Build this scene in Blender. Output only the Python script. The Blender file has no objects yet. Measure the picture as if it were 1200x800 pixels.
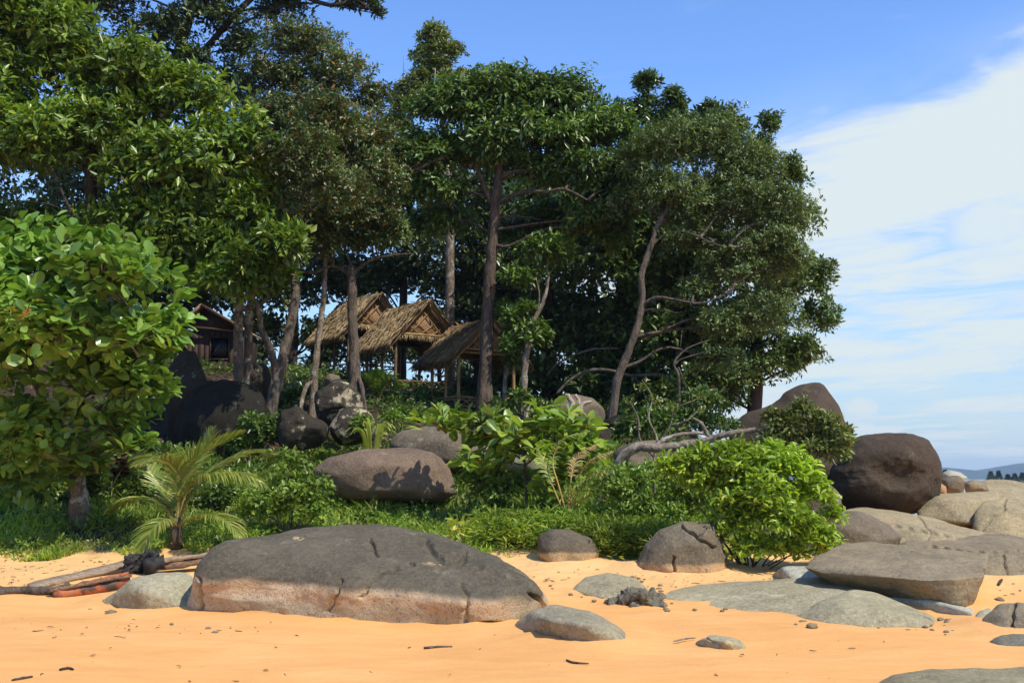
import bpy, bmesh, math, random
import numpy as np
from mathutils import Vector, Matrix, noise as mnoise

# ------------------------------------------------------------------ camera, sky, sun, exposure
scene = bpy.context.scene
COL = scene.collection
W, H, F = 1200.0, 800.0, 1287.0
CAM = np.array((0.0, 0.0, 1.6))
PITCH = math.atan(160.0 / F)
cam_data = bpy.data.cameras.new('camera')
cam_data.sensor_width = 36.0
cam_data.lens = 36.0 * F / W
cam_data.clip_start, cam_data.clip_end = 0.05, 20000.0
cam = bpy.data.objects.new('camera', cam_data)
cam.location = CAM
cam.rotation_euler = (math.pi / 2 + PITCH, 0, 0)
COL.objects.link(cam)
scene.camera = cam

SUN_DIR = Vector((0.48, -0.42, 0.82)).normalized()        # towards the sun
SUN_EL = math.asin(SUN_DIR.z)
SUN_AZ = math.atan2(SUN_DIR.x, SUN_DIR.y)

scene.view_settings.view_transform = 'Standard'
scene.view_settings.look = 'None'
scene.view_settings.exposure = 0.45
scene.view_settings.gamma = 1.0
scene.view_settings.use_curve_mapping = False
scene.cycles.use_denoising = True
scene.cycles.max_bounces = 6
scene.cycles.diffuse_bounces = 3
scene.cycles.glossy_bounces = 2
scene.cycles.transmission_bounces = 3
scene.cycles.transparent_max_bounces = 4
scene.cycles.volume_bounces = 0
scene.cycles.sample_clamp_indirect = 4.0
scene.cycles.caustics_reflective = False
scene.cycles.caustics_refractive = False


class NT:
    """small helper to write node trees tersely"""
    def __init__(self, tree):
        self.t = tree
        tree.nodes.clear()

    def n(self, kind, **kw):
        nd = self.t.nodes.new(kind)
        for k, v in kw.items():
            setattr(nd, k, v)
        return nd

    def put(self, sock, v):
        if v is None:
            return
        if isinstance(v, bpy.types.NodeSocket):
            self.t.links.new(v, sock)
        else:
            if isinstance(v, (tuple, list)) and len(v) == 3 and sock.type == 'RGBA':
                v = (*v, 1.0)
            sock.default_value = v

    def math(self, op, a, b=None, c=None, clamp=False):
        nd = self.n('ShaderNodeMath', operation=op, use_clamp=clamp)
        for i, v in enumerate((a, b, c)):
            self.put(nd.inputs[i], v)
        return nd.outputs[0]

    def vmath(self, op, a, b=None):
        nd = self.n('ShaderNodeVectorMath', operation=op)
        self.put(nd.inputs[0], a)
        if b is not None:
            self.put(nd.inputs[3] if op == 'SCALE' else nd.inputs[1], b)
        return nd.outputs['Value'] if op in ('LENGTH', 'DOT_PRODUCT', 'DISTANCE') else nd.outputs[0]

    def noise(self, vec, scale, detail=4, rough=0.55, dist=0.0, color=False):
        nd = self.n('ShaderNodeTexNoise')
        self.put(nd.inputs['Vector'], vec)
        self.put(nd.inputs['Scale'], scale)
        nd.inputs['Detail'].default_value = detail
        nd.inputs['Roughness'].default_value = rough
        nd.inputs['Distortion'].default_value = dist
        return nd.outputs['Color' if color else 'Fac']

    def step(self, v, lo, hi, a=0.0, b=1.0):
        nd = self.n('ShaderNodeMapRange', interpolation_type='SMOOTHSTEP')
        for k, x in zip(('Value', 'From Min', 'From Max', 'To Min', 'To Max'), (v, lo, hi, a, b)):
            self.put(nd.inputs[k], x)
        return nd.outputs[0]

    def mix(self, f, a, b, blend='MIX'):
        nd = self.n('ShaderNodeMix', data_type='RGBA', blend_type=blend)
        self.put(nd.inputs[0], f)
        self.put(nd.inputs[6], a)
        self.put(nd.inputs[7], b)
        return nd.outputs[2]

    def ramp(self, f, stops):
        nd = self.n('ShaderNodeValToRGB')
        el = nd.color_ramp.elements
        while len(el) < len(stops):
            el.new(0.5)
        for e, (p, c) in zip(el, stops):
            e.position = p
            e.color = (*c, 1.0)
        self.put(nd.inputs[0], f)
        return nd.outputs[0]

    def xyz(self, v):
        nd = self.n('ShaderNodeSeparateXYZ')
        self.put(nd.inputs[0], v)
        return nd.outputs

    def vec(self, x, y, z):
        nd = self.n('ShaderNodeCombineXYZ')
        for i, v in enumerate((x, y, z)):
            self.put(nd.inputs[i], v)
        return nd.outputs[0]


def ray(px, py):
    d = np.array(((px - W / 2) / F, 0, 0))
    d = d + np.array((0, math.cos(PITCH), math.sin(PITCH)))
    return d + np.array((0, -math.sin(PITCH), math.cos(PITCH))) * ((H / 2 - py) / F)


def build_world():
    world = bpy.data.worlds.new('World')
    scene.world = world
    world.use_nodes = True
    t = NT(world.node_tree)
    sky = t.n('ShaderNodeTexSky', sky_type='NISHITA')
    sky.sun_disc = False
    sky.sun_elevation = SUN_EL
    sky.sun_rotation = SUN_AZ
    sky.altitude = 0.0
    sky.air_density = 0.9
    sky.dust_density = 0.0
    sky.ozone_density = 3.0
    d = t.vmath('NORMALIZE', t.n('ShaderNodeTexCoord').outputs['Generated'])
    x, y, z = t.xyz(d)
    z0 = t.math('MAXIMUM', z, 0.0)
    # a high thin cloud sheet, seen in perspective: coordinates on a plane overhead
    inv = t.math('DIVIDE', 1.0, t.math('ADD', z0, 0.10))
    u = t.math('MULTIPLY', x, inv)
    v = t.math('MULTIPLY', y, inv)
    lean = t.math('ADD', v, t.math('MULTIPLY', u, 0.42))
    p1 = t.vec(t.math('MULTIPLY', u, 0.85), t.math('MULTIPLY', lean, 0.95), 3.7)
    sheet = t.noise(p1, 0.95, 6, 0.55, 0.4)
    wisps = t.noise(t.vec(t.math('MULTIPLY', u, 1.25), t.math('MULTIPLY', lean, 1.6), 9.1), 1.5, 7, 0.60, 0.5)
    # the sheet thickens below an edge that leans up to the right; it breaks into streaks low down
    edge = t.math('SUBTRACT', t.math('ADD', 0.265, t.math('MULTIPLY', x, 0.26)), z)
    bias = t.step(edge, -0.07, 0.075, -0.34, 0.115)
    low = t.step(z, 0.25, 0.08, 0.0, -0.085)
    side = t.step(x, -0.15, 0.20, -0.20, 0.0)
    dens = t.math('ADD', t.math('MULTIPLY', sheet, 0.50), t.math('MULTIPLY', wisps, 0.50))
    dens = t.math('ADD', t.math('ADD', dens, bias), t.math('ADD', low, side))
    mask = t.step(dens, 0.462, 0.60, 0.0, 0.97)
    haze_veil = t.math('MULTIPLY', t.step(edge, -0.04, 0.12), t.step(wisps, 0.30, 0.62, 0.10, 0.55))
    mask = t.math('MAXIMUM', mask, t.math('MULTIPLY', haze_veil, t.step(x, -0.15, 0.15)))
    veil = t.math('MULTIPLY', t.step(wisps, 0.55, 0.80), 0.35)
    mask = t.math('MAXIMUM', mask, veil)
    # two small fair-weather puffs low over the horizon
    warp = t.noise(d, 26.0, 5, 0.6, color=True)
    dw = t.vmath('ADD', d, t.vmath('SCALE', t.vmath('SUBTRACT', warp, (0.5, 0.5, 0.5)), 0.030))
    for (px, py, r, a) in ((1010, 476, 0.022, 0.9), (1150, 492, 0.036, 0.5), (1185, 505, 0.03, 0.45), (1165, 262, 0.055, 0.9), (890, 475, 0.034, 0.9)):
        c = ray(px, py)
        c = c / np.linalg.norm(c)
        q = t.vmath('SUBTRACT', dw, tuple(c))
        qx, qy, qz = t.xyz(q)
        dist = t.vmath('LENGTH', t.vec(qx, qy, t.math('MULTIPLY', qz, 1.7)))
        mask = t.math('MAXIMUM', mask, t.math('MULTIPLY', t.step(dist, r, r * 0.35), a))
    hsv = t.n('ShaderNodeHueSaturation')
    hsv.inputs['Hue'].default_value = 0.508
    hsv.inputs['Saturation'].default_value = 1.16
    hsv.inputs['Value'].default_value = 1.32
    t.put(hsv.inputs['Color'], sky.outputs[0])
    # sea air: the blue pales evenly towards the horizon, all round
    clear = t.mix(t.step(z, 0.34, -0.02, 0.0, 0.92), hsv.outputs[0], (1.80, 2.75, 3.55))
    mask = t.math('MULTIPLY', mask, t.step(z, -0.005, 0.015))
    col = t.mix(mask, clear, CLOUD)
    bg = t.n('ShaderNodeBackground')
    t.put(bg.inputs['Color'], col)
    bg.inputs['Strength'].default_value = SKY_STRENGTH
    out = t.n('ShaderNodeOutputWorld')
    t.t.links.new(bg.outputs[0], out.inputs['Surface'])


SKY_STRENGTH = 0.15
CLOUD = (3.75, 4.2, 4.3)
build_world()
sun_data = bpy.data.lights.new('sun', 'SUN')
sun_data.energy = 3.6
sun_data.angle = math.radians(0.53)
sun_data.color = (1.0, 0.93, 0.80)
sun = bpy.data.objects.new('sun', sun_data)
sun.rotation_euler = SUN_DIR.to_track_quat('Z', 'Y').to_euler()
sun.location = (20, -20, 40)
COL.objects.link(sun)


# ------------------------------------------------------------------ geometry helpers
def P(px, py, Y):
    d = ray(px, py)
    return CAM + d * (Y / d[1])


def S(npx, Y):
    return npx * Y / F


def project(v):
    """world points (n,3) -> photograph pixels (n,2)"""
    q = np.asarray(v, float) - CAM
    c, s = math.cos(PITCH), math.sin(PITCH)
    dep = q[:, 1] * c + q[:, 2] * s
    up = -q[:, 1] * s + q[:, 2] * c
    dep = np.maximum(dep, 1e-3)
    return np.stack((W / 2 + F * q[:, 0] / dep, H / 2 - F * up / dep), 1)


def sstep(x, a, b):
    t = np.clip((np.asarray(x, float) - a) / (b - a), 0, 1)
    return t * t * (3 - 2 * t)


def wob(x, y):
    return (np.sin(x * 0.9 + 1.3) * np.cos(y * 0.7 - 0.4) + 0.6 * np.sin(x * 1.9 - y * 1.3 + 2.0) + 0.35 * np.sin(x * 3.7 + y * 2.9))


HILL = np.array(((-300, -2.5), (-60, -2.2), (-25, -1.2), (-8, -0.25), (3, -0.05), (9, 0.0), (13, 0.05), (17, 0.36), (20, 1.05), (24, 1.95), (28, 2.85), (31, 3.4), (36, 4.1), (40, 4.0), (48, 2.0), (60, -1.2), (90, -2.5), (400, -3)))
SHORE = np.array(((-300, -2.5), (-60, -2.2), (-25, -1.2), (-8, -0.25), (3, -0.05), (9, 0.0), (13, 0.05), (17, 0.30), (22, 0.5), (30, 0.4), (40, -0.2), (55, -1.3), (90, -2.5), (400, -3)))


def height(x, y):
    x, y = np.asarray(x, float), np.asarray(y, float)
    a = np.interp(y, HILL[:, 0], HILL[:, 1])
    b = np.interp(y, SHORE[:, 0], SHORE[:, 1])
    a = a + 0.13 * np.clip(-x, 0, 12) * sstep(y, 23, 33) * sstep(y, 62, 42)
    k = sstep(x, 4.0, 8.0)
    z = a * (1 - k) + b * k
    z = z - 2.5 * sstep(np.abs(x), 45, 120)
    z = z + wob(x * 0.6, y * 0.6) * 0.02 + wob(x, y) * 0.05 * sstep(y, 17, 21) * sstep(y, 60, 40)
    return z


def hz(x, y):
    return float(height(x, y))


def G(px, py, dz=0.0):
    """the point of the ground seen at a pixel"""
    d = ray(px, py)
    ys = np.arange(6.0, 70.0, 0.02)
    pts = CAM[None] + d[None] * (ys / d[1])[:, None]
    under = pts[:, 2] <= height(pts[:, 0], pts[:, 1])
    i = int(np.argmax(under)) if under.any() else 300
    p = pts[i].copy()
    p[2] = hz(p[0], p[1]) + dz
    return p


def mesh_np(name, verts, faces, smooth=False, mat=None):
    """faces: (n,3) or (n,4) int array, or a list of such arrays"""
    me = bpy.data.meshes.new(name)
    verts = np.ascontiguousarray(verts, np.float32)
    fl = faces if isinstance(faces, list) else [faces]
    fl = [np.asarray(f, np.int32) for f in fl if len(f)]
    loops = np.concatenate([f.ravel() for f in fl]) if fl else np.zeros(0, np.int32)
    tot = np.concatenate([np.full(len(f), f.shape[1], np.int32) for f in fl])
    start = np.concatenate(([0], np.cumsum(tot)[:-1])).astype(np.int32)
    me.vertices.add(len(verts))
    me.vertices.foreach_set('co', verts.ravel())
    me.loops.add(len(loops))
    me.loops.foreach_set('vertex_index', loops)
    me.polygons.add(len(tot))
    me.polygons.foreach_set('loop_start', start)
    me.polygons.foreach_set('loop_total', tot)
    if smooth:
        me.polygons.foreach_set('use_smooth', np.ones(len(tot), bool))
    me.update(calc_edges=True)
    if mat:
        me.materials.append(mat)
    return me


def link(name, me, parent=None, label=None, cat=None, group=None, kind=None):
    o = bpy.data.objects.new(name, me)
    COL.objects.link(o)
    if parent is not None:
        o.parent = parent
        o.matrix_parent_inverse = Matrix.Translation(-parent.location)
    tag(o, label, cat, group, kind)
    return o


def tag(o, label=None, cat=None, group=None, kind=None):
    for k, v in (('label', label), ('category', cat), ('group', group), ('kind', kind)):
        if v:
            o[k] = v
    return o


def empty(name, loc, label, cat, group=None):
    o = bpy.data.objects.new(name, None)
    o.location = Vector([float(c) for c in loc])
    o.empty_display_size = 0.2
    COL.objects.link(o)
    return tag(o, label, cat, group)


def smooth_path(pts, n=6):
    pts = np.asarray(pts, float)
    if len(pts) < 3:
        return pts
    q = np.vstack((2 * pts[0] - pts[1], pts, 2 * pts[-1] - pts[-2]))
    out = []
    for i in range(1, len(q) - 2):
        for k in range(n):
            t = k / n
            out.append(0.5 * ((2 * q[i]) + (-q[i - 1] + q[i + 1]) * t + (2 * q[i - 1] - 5 * q[i] + 4 * q[i + 1] - q[i + 2]) * t * t + (-q[i - 1] + 3 * q[i] - 3 * q[i + 1] + q[i + 2]) * t ** 3))
    out.append(pts[-1])
    return np.array(out)


class MB:
    """collects tubes, boxes and sheets into one mesh"""
    def __init__(self):
        self.v, self.t, self.q, self.n = [], [], [], 0

    def add(self, v, tris=None, quads=None):
        self.v.append(np.asarray(v, float))
        if tris is not None and len(tris):
            self.t.append(np.asarray(tris, int) + self.n)
        if quads is not None and len(quads):
            self.q.append(np.asarray(quads, int) + self.n)
        self.n += len(v)

    def tube(self, pts, r, sides=7, rough=0.0, seed=0, cap=True):
        pts = np.asarray(pts, float)
        m = len(pts)
        r = np.interp(np.linspace(0, 1, m), np.linspace(0, 1, len(np.atleast_1d(r))), np.atleast_1d(r)) if np.ndim(r) else np.full(m, r)
        tan = np.gradient(pts, axis=0)
        tan /= np.maximum(np.linalg.norm(tan, axis=1, keepdims=True), 1e-9)
        ref = np.array((0.0, 1.0, 0.0)) if abs(tan[0][1]) < 0.8 else np.array((1.0, 0, 0))
        a = np.cross(tan, ref)
        a /= np.maximum(np.linalg.norm(a, axis=1, keepdims=True), 1e-9)
        b = np.cross(tan, a)
        ang = np.arange(sides) / sides * 2 * math.pi
        rr = r[:, None] * np.ones(sides)[None]
        if rough:
            rng = np.random.default_rng(seed)
            rr = rr * (1 + rough * rng.uniform(-1, 1, rr.shape))
        v = pts[:, None] + rr[..., None] * (np.cos(ang)[None, :, None] * a[:, None] + np.sin(ang)[None, :, None] * b[:, None])
        i = np.arange(m - 1)[:, None] * sides
        j = np.arange(sides)[None]
        k = (j + 1) % sides
        q = np.stack((i + j, i + k, i + sides + k, i + sides + j), -1).reshape(-1, 4)
        v = v.reshape(-1, 3)
        tr = []
        if cap:
            v = np.vstack((v, pts[0], pts[-1]))
            c0, c1 = m * sides, m * sides + 1
            for s in range(sides):
                tr.append((c0, (s + 1) % sides, s))
                tr.append((c1, (m - 1) * sides + s, (m - 1) * sides + (s + 1) % sides))
        self.add(v, tr, q)

    def box(self, c, ax, ay, az):
        """centre and three half-axis vectors"""
        c, ax, ay, az = (np.asarray(k, float) for k in (c, ax, ay, az))
        v = [c + sx * ax + sy * ay + sz * az for sz in (-1, 1) for sy in (-1, 1) for sx in (-1, 1)]
        self.add(v, None, [(0, 2, 3, 1), (4, 5, 7, 6), (0, 1, 5, 4), (2, 6, 7, 3), (1, 3, 7, 5), (0, 4, 6, 2)])

    def build(self, name, mat, parent=None, smooth=True, **kw):
        fl = []
        if self.q:
            fl.append(np.concatenate(self.q))
        if self.t:
            fl.append(np.concatenate(self.t))
        return link(name, mesh_np(name, np.concatenate(self.v), fl, smooth, mat), parent, **kw)


# ------------------------------------------------------------------ materials
def new_mat(name):
    m = bpy.data.materials.new(name)
    m.use_nodes = True
    t = NT(m.node_tree)
    out = t.n('ShaderNodeOutputMaterial')
    return m, t, out


def principled(t, col, rough, bump=None, strength=0.3, dist=0.02, spec=0.4):
    b = t.n('ShaderNodeBsdfPrincipled')
    t.put(b.inputs['Base Color'], col)
    t.put(b.inputs['Roughness'], rough)
    b.inputs['Specular IOR Level'].default_value = spec
    if bump is not None:
        bn = t.n('ShaderNodeBump')
        bn.inputs['Strength'].default_value = strength
        bn.inputs['Distance'].default_value = dist
        t.put(bn.inputs['Height'], bump)
        t.t.links.new(bn.outputs[0], b.inputs['Normal'])
    return b.outputs[0]


def leaf_mat(name, stops, rough=0.42, trans=0.28, back=1.35, spec=0.5, gain=1.7, warm=1.28):
    """stops: colours spread over the leaves by chance, one colour for each leaf"""
    m, t, out = new_mat(name)
    geo = t.n('ShaderNodeNewGeometry')
    rnd = t.math('FRACT', t.math('ADD', geo.outputs['Random Per Island'], t.n('ShaderNodeObjectInfo').outputs['Random']))
    col = t.ramp(rnd, [(k, (min(0.6, 1.1 * c[0] * gain * warm), min(0.6, 1.08 * c[1] * gain * 0.96), min(0.6, 0.95 * c[2] * gain * 0.9))) for k, c in stops])
    pos = geo.outputs['Position']
    big = t.noise(pos, 0.7, 2, 0.5)
    hsv = t.n('ShaderNodeHueSaturation')
    t.put(hsv.inputs['Value'], t.step(big, 0.3, 0.7, 0.75, 1.25))
    t.put(hsv.inputs['Color'], col)
    c = hsv.outputs[0]
    bs = principled(t, c, rough, spec=spec)
    tr = t.n('ShaderNodeBsdfTranslucent')
    t.put(tr.inputs['Color'], t.mix(1.0, c, (back, back * 1.05, back * 0.5), 'MULTIPLY'))
    mx = t.n('ShaderNodeMixShader')
    mx.inputs[0].default_value = trans
    t.t.links.new(bs, mx.inputs[1])
    t.t.links.new(tr.outputs[0], mx.inputs[2])
    t.t.links.new(mx.outputs[0], out.inputs['Surface'])
    return m


def bark_mat(name, a, b, scale=6.0, stretch=0.25, rough=0.85, lichen=None):
    m, t, out = new_mat(name)
    pos = t.n('ShaderNodeNewGeometry').outputs['Position']
    x, y, z = t.xyz(pos)
    q = t.vec(x, y, t.math('MULTIPLY', z, stretch))
    n1 = t.noise(q, scale, 6, 0.6, 0.6)
    n2 = t.noise(q, scale * 5, 4, 0.6)
    f = t.step(t.math('ADD', t.math('MULTIPLY', n1, 0.7), t.math('MULTIPLY', n2, 0.3)), 0.34, 0.64)
    col = t.mix(f, a, b)
    if lichen:
        col = t.mix(t.step(t.noise(pos, 3.5, 5, 0.65), 0.53, 0.60), col, lichen)
    t.t.links.new(principled(t, col, rough, t.math('ADD', n1, t.math('MULTIPLY', n2, 0.6)), 1.0, 0.06, 0.25), out.inputs['Surface'])
    return m


def rock_mat(name, top, low=None, band=None, wander=0.10, tilt=0.0, soft=0.05, lichen=None, lichen_amt=0.5, grain=1.0, streak=0.0, lowest=None, spots=None, spot_soft=0.25, lichen_soft=0.06):
    """granite: weathered top colour, a paler tide band below the height `band`, lichen blotches"""
    top, low, lichen, lowest, spots = (c and (c[0] * 0.93, c[1] * 0.90, c[2] * 0.76) for c in (top, low, lichen, lowest, spots))
    m, t, out = new_mat(name)
    geo = t.n('ShaderNodeNewGeometry')
    pos = geo.outputs['Position']
    x, y, z = t.xyz(pos)
    big = t.noise(pos, 1.1, 5, 0.6, 0.5)
    mid = t.noise(pos, 6.0, 6, 0.65)
    fine = t.noise(pos, 55.0, 4, 0.7)
    dark = tuple(c * 0.62 for c in top)
    lite = tuple(min(1, c * 1.38) for c in top)
    col = t.ramp(t.math('ADD', t.math('MULTIPLY', big, 0.6), t.math('MULTIPLY', mid, 0.4)), ((0.30, dark), (0.5, top), (0.70, lite)))
    if streak:
        s = t.noise(t.vec(t.math('MULTIPLY', x, 7), t.math('MULTIPLY', y, 7), t.math('MULTIPLY', z, 0.6)), 1.0, 4, 0.6)
        col = t.mix(t.math('MULTIPLY', t.step(s, 0.5, 0.7), streak), col, lite)
    if low is not None:
        z = t.math('SUBTRACT', z, t.math('MULTIPLY', x, tilt))
        edge = t.math('ADD', z, t.math('MULTIPLY', t.math('SUBTRACT', t.noise(pos, 1.7, 6, 0.6), 0.5), wander * 3))
        lowc = t.ramp(t.noise(pos, 2.6, 5, 0.6, 0.4), ((0.33, tuple(c * 0.72 for c in low)), (0.5, low), (0.66, tuple(min(1, c * 1.2) for c in low))))
        if lowest:
            lowc = t.mix(t.math('MULTIPLY', t.step(edge, band - 0.10, band - 0.26), 0.8), lowc, t.ramp(mid, ((0.35, tuple(c * 0.75 for c in lowest)), (0.65, lowest))))
        col = t.mix(t.step(edge, band - soft, band + soft), lowc, col)
    if lichen:
        l = t.noise(pos, 2.3, 7, 0.68, 0.3)
        col = t.mix(t.step(l, 0.66 - 0.16 * lichen_amt, 0.66 + lichen_soft - 0.16 * lichen_amt), col, lichen)
    if spots:
        at = t.n('ShaderNodeAttribute', attribute_name='patch')
        k = t.math('ADD', t.math('MULTIPLY', at.outputs['Fac'], 0.62), t.math('MULTIPLY', t.math('SUBTRACT', t.noise(pos, 8, 6, 0.7), 0.5), 2.4))
        col = t.mix(t.math('MULTIPLY', t.step(k, 0.55, 0.55 + spot_soft), t.step(at.outputs['Fac'], 0.0, 0.15)), col, spots)
    gr = t.noise(pos, 22.0, 5, 0.75)
    col = t.mix(t.math('MULTIPLY', t.step(gr, 0.50, 0.66), 0.55), col, tuple(min(1, c * 1.7) for c in top))
    col = t.mix(t.math('MULTIPLY', t.step(gr, 0.48, 0.34), 0.55), col, tuple(c * 0.45 for c in top))
    spk = t.noise(pos, 70.0, 2, 0.5)
    col = t.mix(t.math('MULTIPLY', t.step(spk, 0.60, 0.72), 0.35), col, lite)
    col = t.mix(t.math('MULTIPLY', t.step(spk, 0.42, 0.30), 0.35), col, tuple(c * 0.4 for c in top))
    hgt = t.math('ADD', t.math('MULTIPLY', mid, 1.0), t.math('MULTIPLY', fine, 0.35 * grain))
    t.t.links.new(principled(t, col, 0.86, t.math('ADD', hgt, t.math('MULTIPLY', gr, 0.5)), 0.75, 0.05, 0.25), out.inputs['Surface'])
    return m


def plain_mat(name, a, b=None, scale=12.0, rough=0.8, stretch=(1, 1, 1), bump=0.3, island=0.0):
    m, t, out = new_mat(name)
    geo = t.n('ShaderNodeNewGeometry')
    pos = t.vmath('MULTIPLY', geo.outputs['Position'], stretch)
    n1 = t.noise(pos, scale, 5, 0.6, 0.3)
    col = t.mix(t.step(n1, 0.36, 0.64), a, b or tuple(c * 0.6 for c in a))
    if island:
        hsv = t.n('ShaderNodeHueSaturation')
        t.put(hsv.inputs['Value'], t.step(geo.outputs['Random Per Island'], 0, 1, 1 - island, 1 + island))
        t.put(hsv.inputs['Color'], col)
        col = hsv.outputs[0]
    t.t.links.new(principled(t, col, rough, n1, bump, 0.02, 0.3), out.inputs['Surface'])
    return m


# ------------------------------------------------------------------ the setting: ground, sea, far shore
def axis(lo, hi, step, far, grow=1.22):
    a = list(np.arange(lo, hi + 1e-6, step))
    s, left, right = step, [], []
    x0, x1 = lo, hi
    while x1 < far:
        s *= grow
        x0, x1 = x0 - s, x1 + s
        left.append(x0)
        right.append(x1)
    return np.array(left[::-1] + a + right)


def build_ground():
    xs = axis(-17, 17, 0.20, 3500)
    ys = axis(6, 44, 0.20, 3500)
    X, Yg = np.meshgrid(xs, ys)
    Z = height(X, Yg)
    rng = np.random.default_rng(4)
    near = (np.abs(X) < 17.1) & (Yg > 5.9) & (Yg < 44.1)
    # gentle wind and foot-worn relief of the sand
    Z = Z + near * (0.012 * np.sin(X * 2.3 + np.sin(Yg * 1.7) * 1.4) * np.sin(Yg * 2.9 + 0.7 * X) + 0.006 * rng.standard_normal(Z.shape)) * sstep(Yg, 5, 9)
    v = np.stack((X, Yg, Z), -1).reshape(-1, 3)
    nx = len(xs)
    i = (np.arange(len(ys) - 1)[:, None] * nx + np.arange(nx - 1)[None])
    q = np.stack((i, i + 1, i + nx + 1, i + nx), -1).reshape(-1, 4)
    m, t, out = new_mat('sand_and_soil')
    pos = t.n('ShaderNodeNewGeometry').outputs['Position']
    x, y, z = t.xyz(pos)
    n1 = t.noise(pos, 0.55, 5, 0.6, 0.5)
    n2 = t.noise(t.vec(t.math('MULTIPLY', x, 0.5), t.math('MULTIPLY', y, 1.6), z), 2.2, 6, 0.62, 0.6)
    grain = t.noise(pos, 160, 3, 0.6)
    f = t.math('ADD', t.math('MULTIPLY', n1, 0.5), t.math('MULTIPLY', n2, 0.5))
    sand = t.ramp(f, ((0.30, (0.66, 0.315, 0.098)), (0.5, (0.74, 0.375, 0.125)), (0.68, (0.80, 0.44, 0.165))))
    # drier, paler sand high up the beach
    sand = t.mix(t.math('MULTIPLY', t.step(y, 13.4, 16.4), 0.65), sand, (0.78, 0.51, 0.225))
    sand = t.mix(t.math('MULTIPLY', t.step(grain, 0.6, 0.75), 0.30), sand, (0.34, 0.17, 0.07))
    sand = t.mix(t.math('MULTIPLY', t.step(t.noise(pos, 36, 2, 0.5), 0.70, 0.76), 0.5), sand, (0.25, 0.14, 0.07))
    soil = t.ramp(t.noise(pos, 5, 6, 0.65), ((0.3, (0.025, 0.019, 0.012)), (0.55, (0.060, 0.042, 0.025)), (0.75, (0.12, 0.085, 0.05))))
    # trampled dry sand at the top of the beach
    vor = t.n('ShaderNodeTexVoronoi', feature='SMOOTH_F1')
    t.put(vor.inputs['Vector'], t.vmath('ADD', pos, t.vmath('SCALE', t.noise(pos, 3.0, 3, 0.6, color=True), 0.35)))
    vor.inputs['Scale'].default_value = 3.4
    tramp = t.math('MULTIPLY', t.math('MULTIPLY', vor.outputs['Distance'], 2.6), t.math('MULTIPLY', t.step(y, 12.6, 15.0), t.step(t.noise(pos, 0.8, 3, 0.5), 0.36, 0.56, 0.25, 1.0)))
    edge = t.math('ADD', y, t.math('MULTIPLY', t.math('SUBTRACT', t.noise(pos, 1.3, 5, 0.6), 0.5), 2.2))
    hill = t.math('MULTIPLY', t.step(edge, 17.3, 18.2), t.step(t.math('ADD', x, t.math('MULTIPLY', n1, 2)), 9.2, 7.6))
    col = t.mix(hill, sand, soil)
    t.t.links.new(principled(t, col, 0.92, t.math('ADD', t.math('MULTIPLY', n2, 0.8), t.math('ADD', t.math('MULTIPLY', grain, 0.12), t.math('ADD', t.math('MULTIPLY', t.noise(pos, 14, 4, 0.6), 0.35), tramp))), 0.45, 0.05, 0.2), out.inputs['Surface'])
    link('ground', mesh_np('ground', v, q, True, m), label='orange beach sand rising to the dark soil of the wooded hill', kind='structure')


build_ground()


def build_sea():
    m, t, out = new_mat('sea_water')
    pos = t.n('ShaderNodeNewGeometry').outputs['Position']
    b = principled(t, (0.02, 0.07, 0.09), 0.12, t.noise(pos, 0.8, 5, 0.6), 0.5, 0.2, 0.5)
    t.t.links.new(b, out.inputs['Surface'])
    r = 3600.0
    v = [(-r, -r, -0.9), (r, -r, -0.9), (r, r, -0.9), (-r, r, -0.9)]
    link('sea', mesh_np('sea', v, np.array(((0, 1, 2, 3),)), False, m), label='calm sea water beyond the headland', kind='structure')


build_sea()


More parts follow.
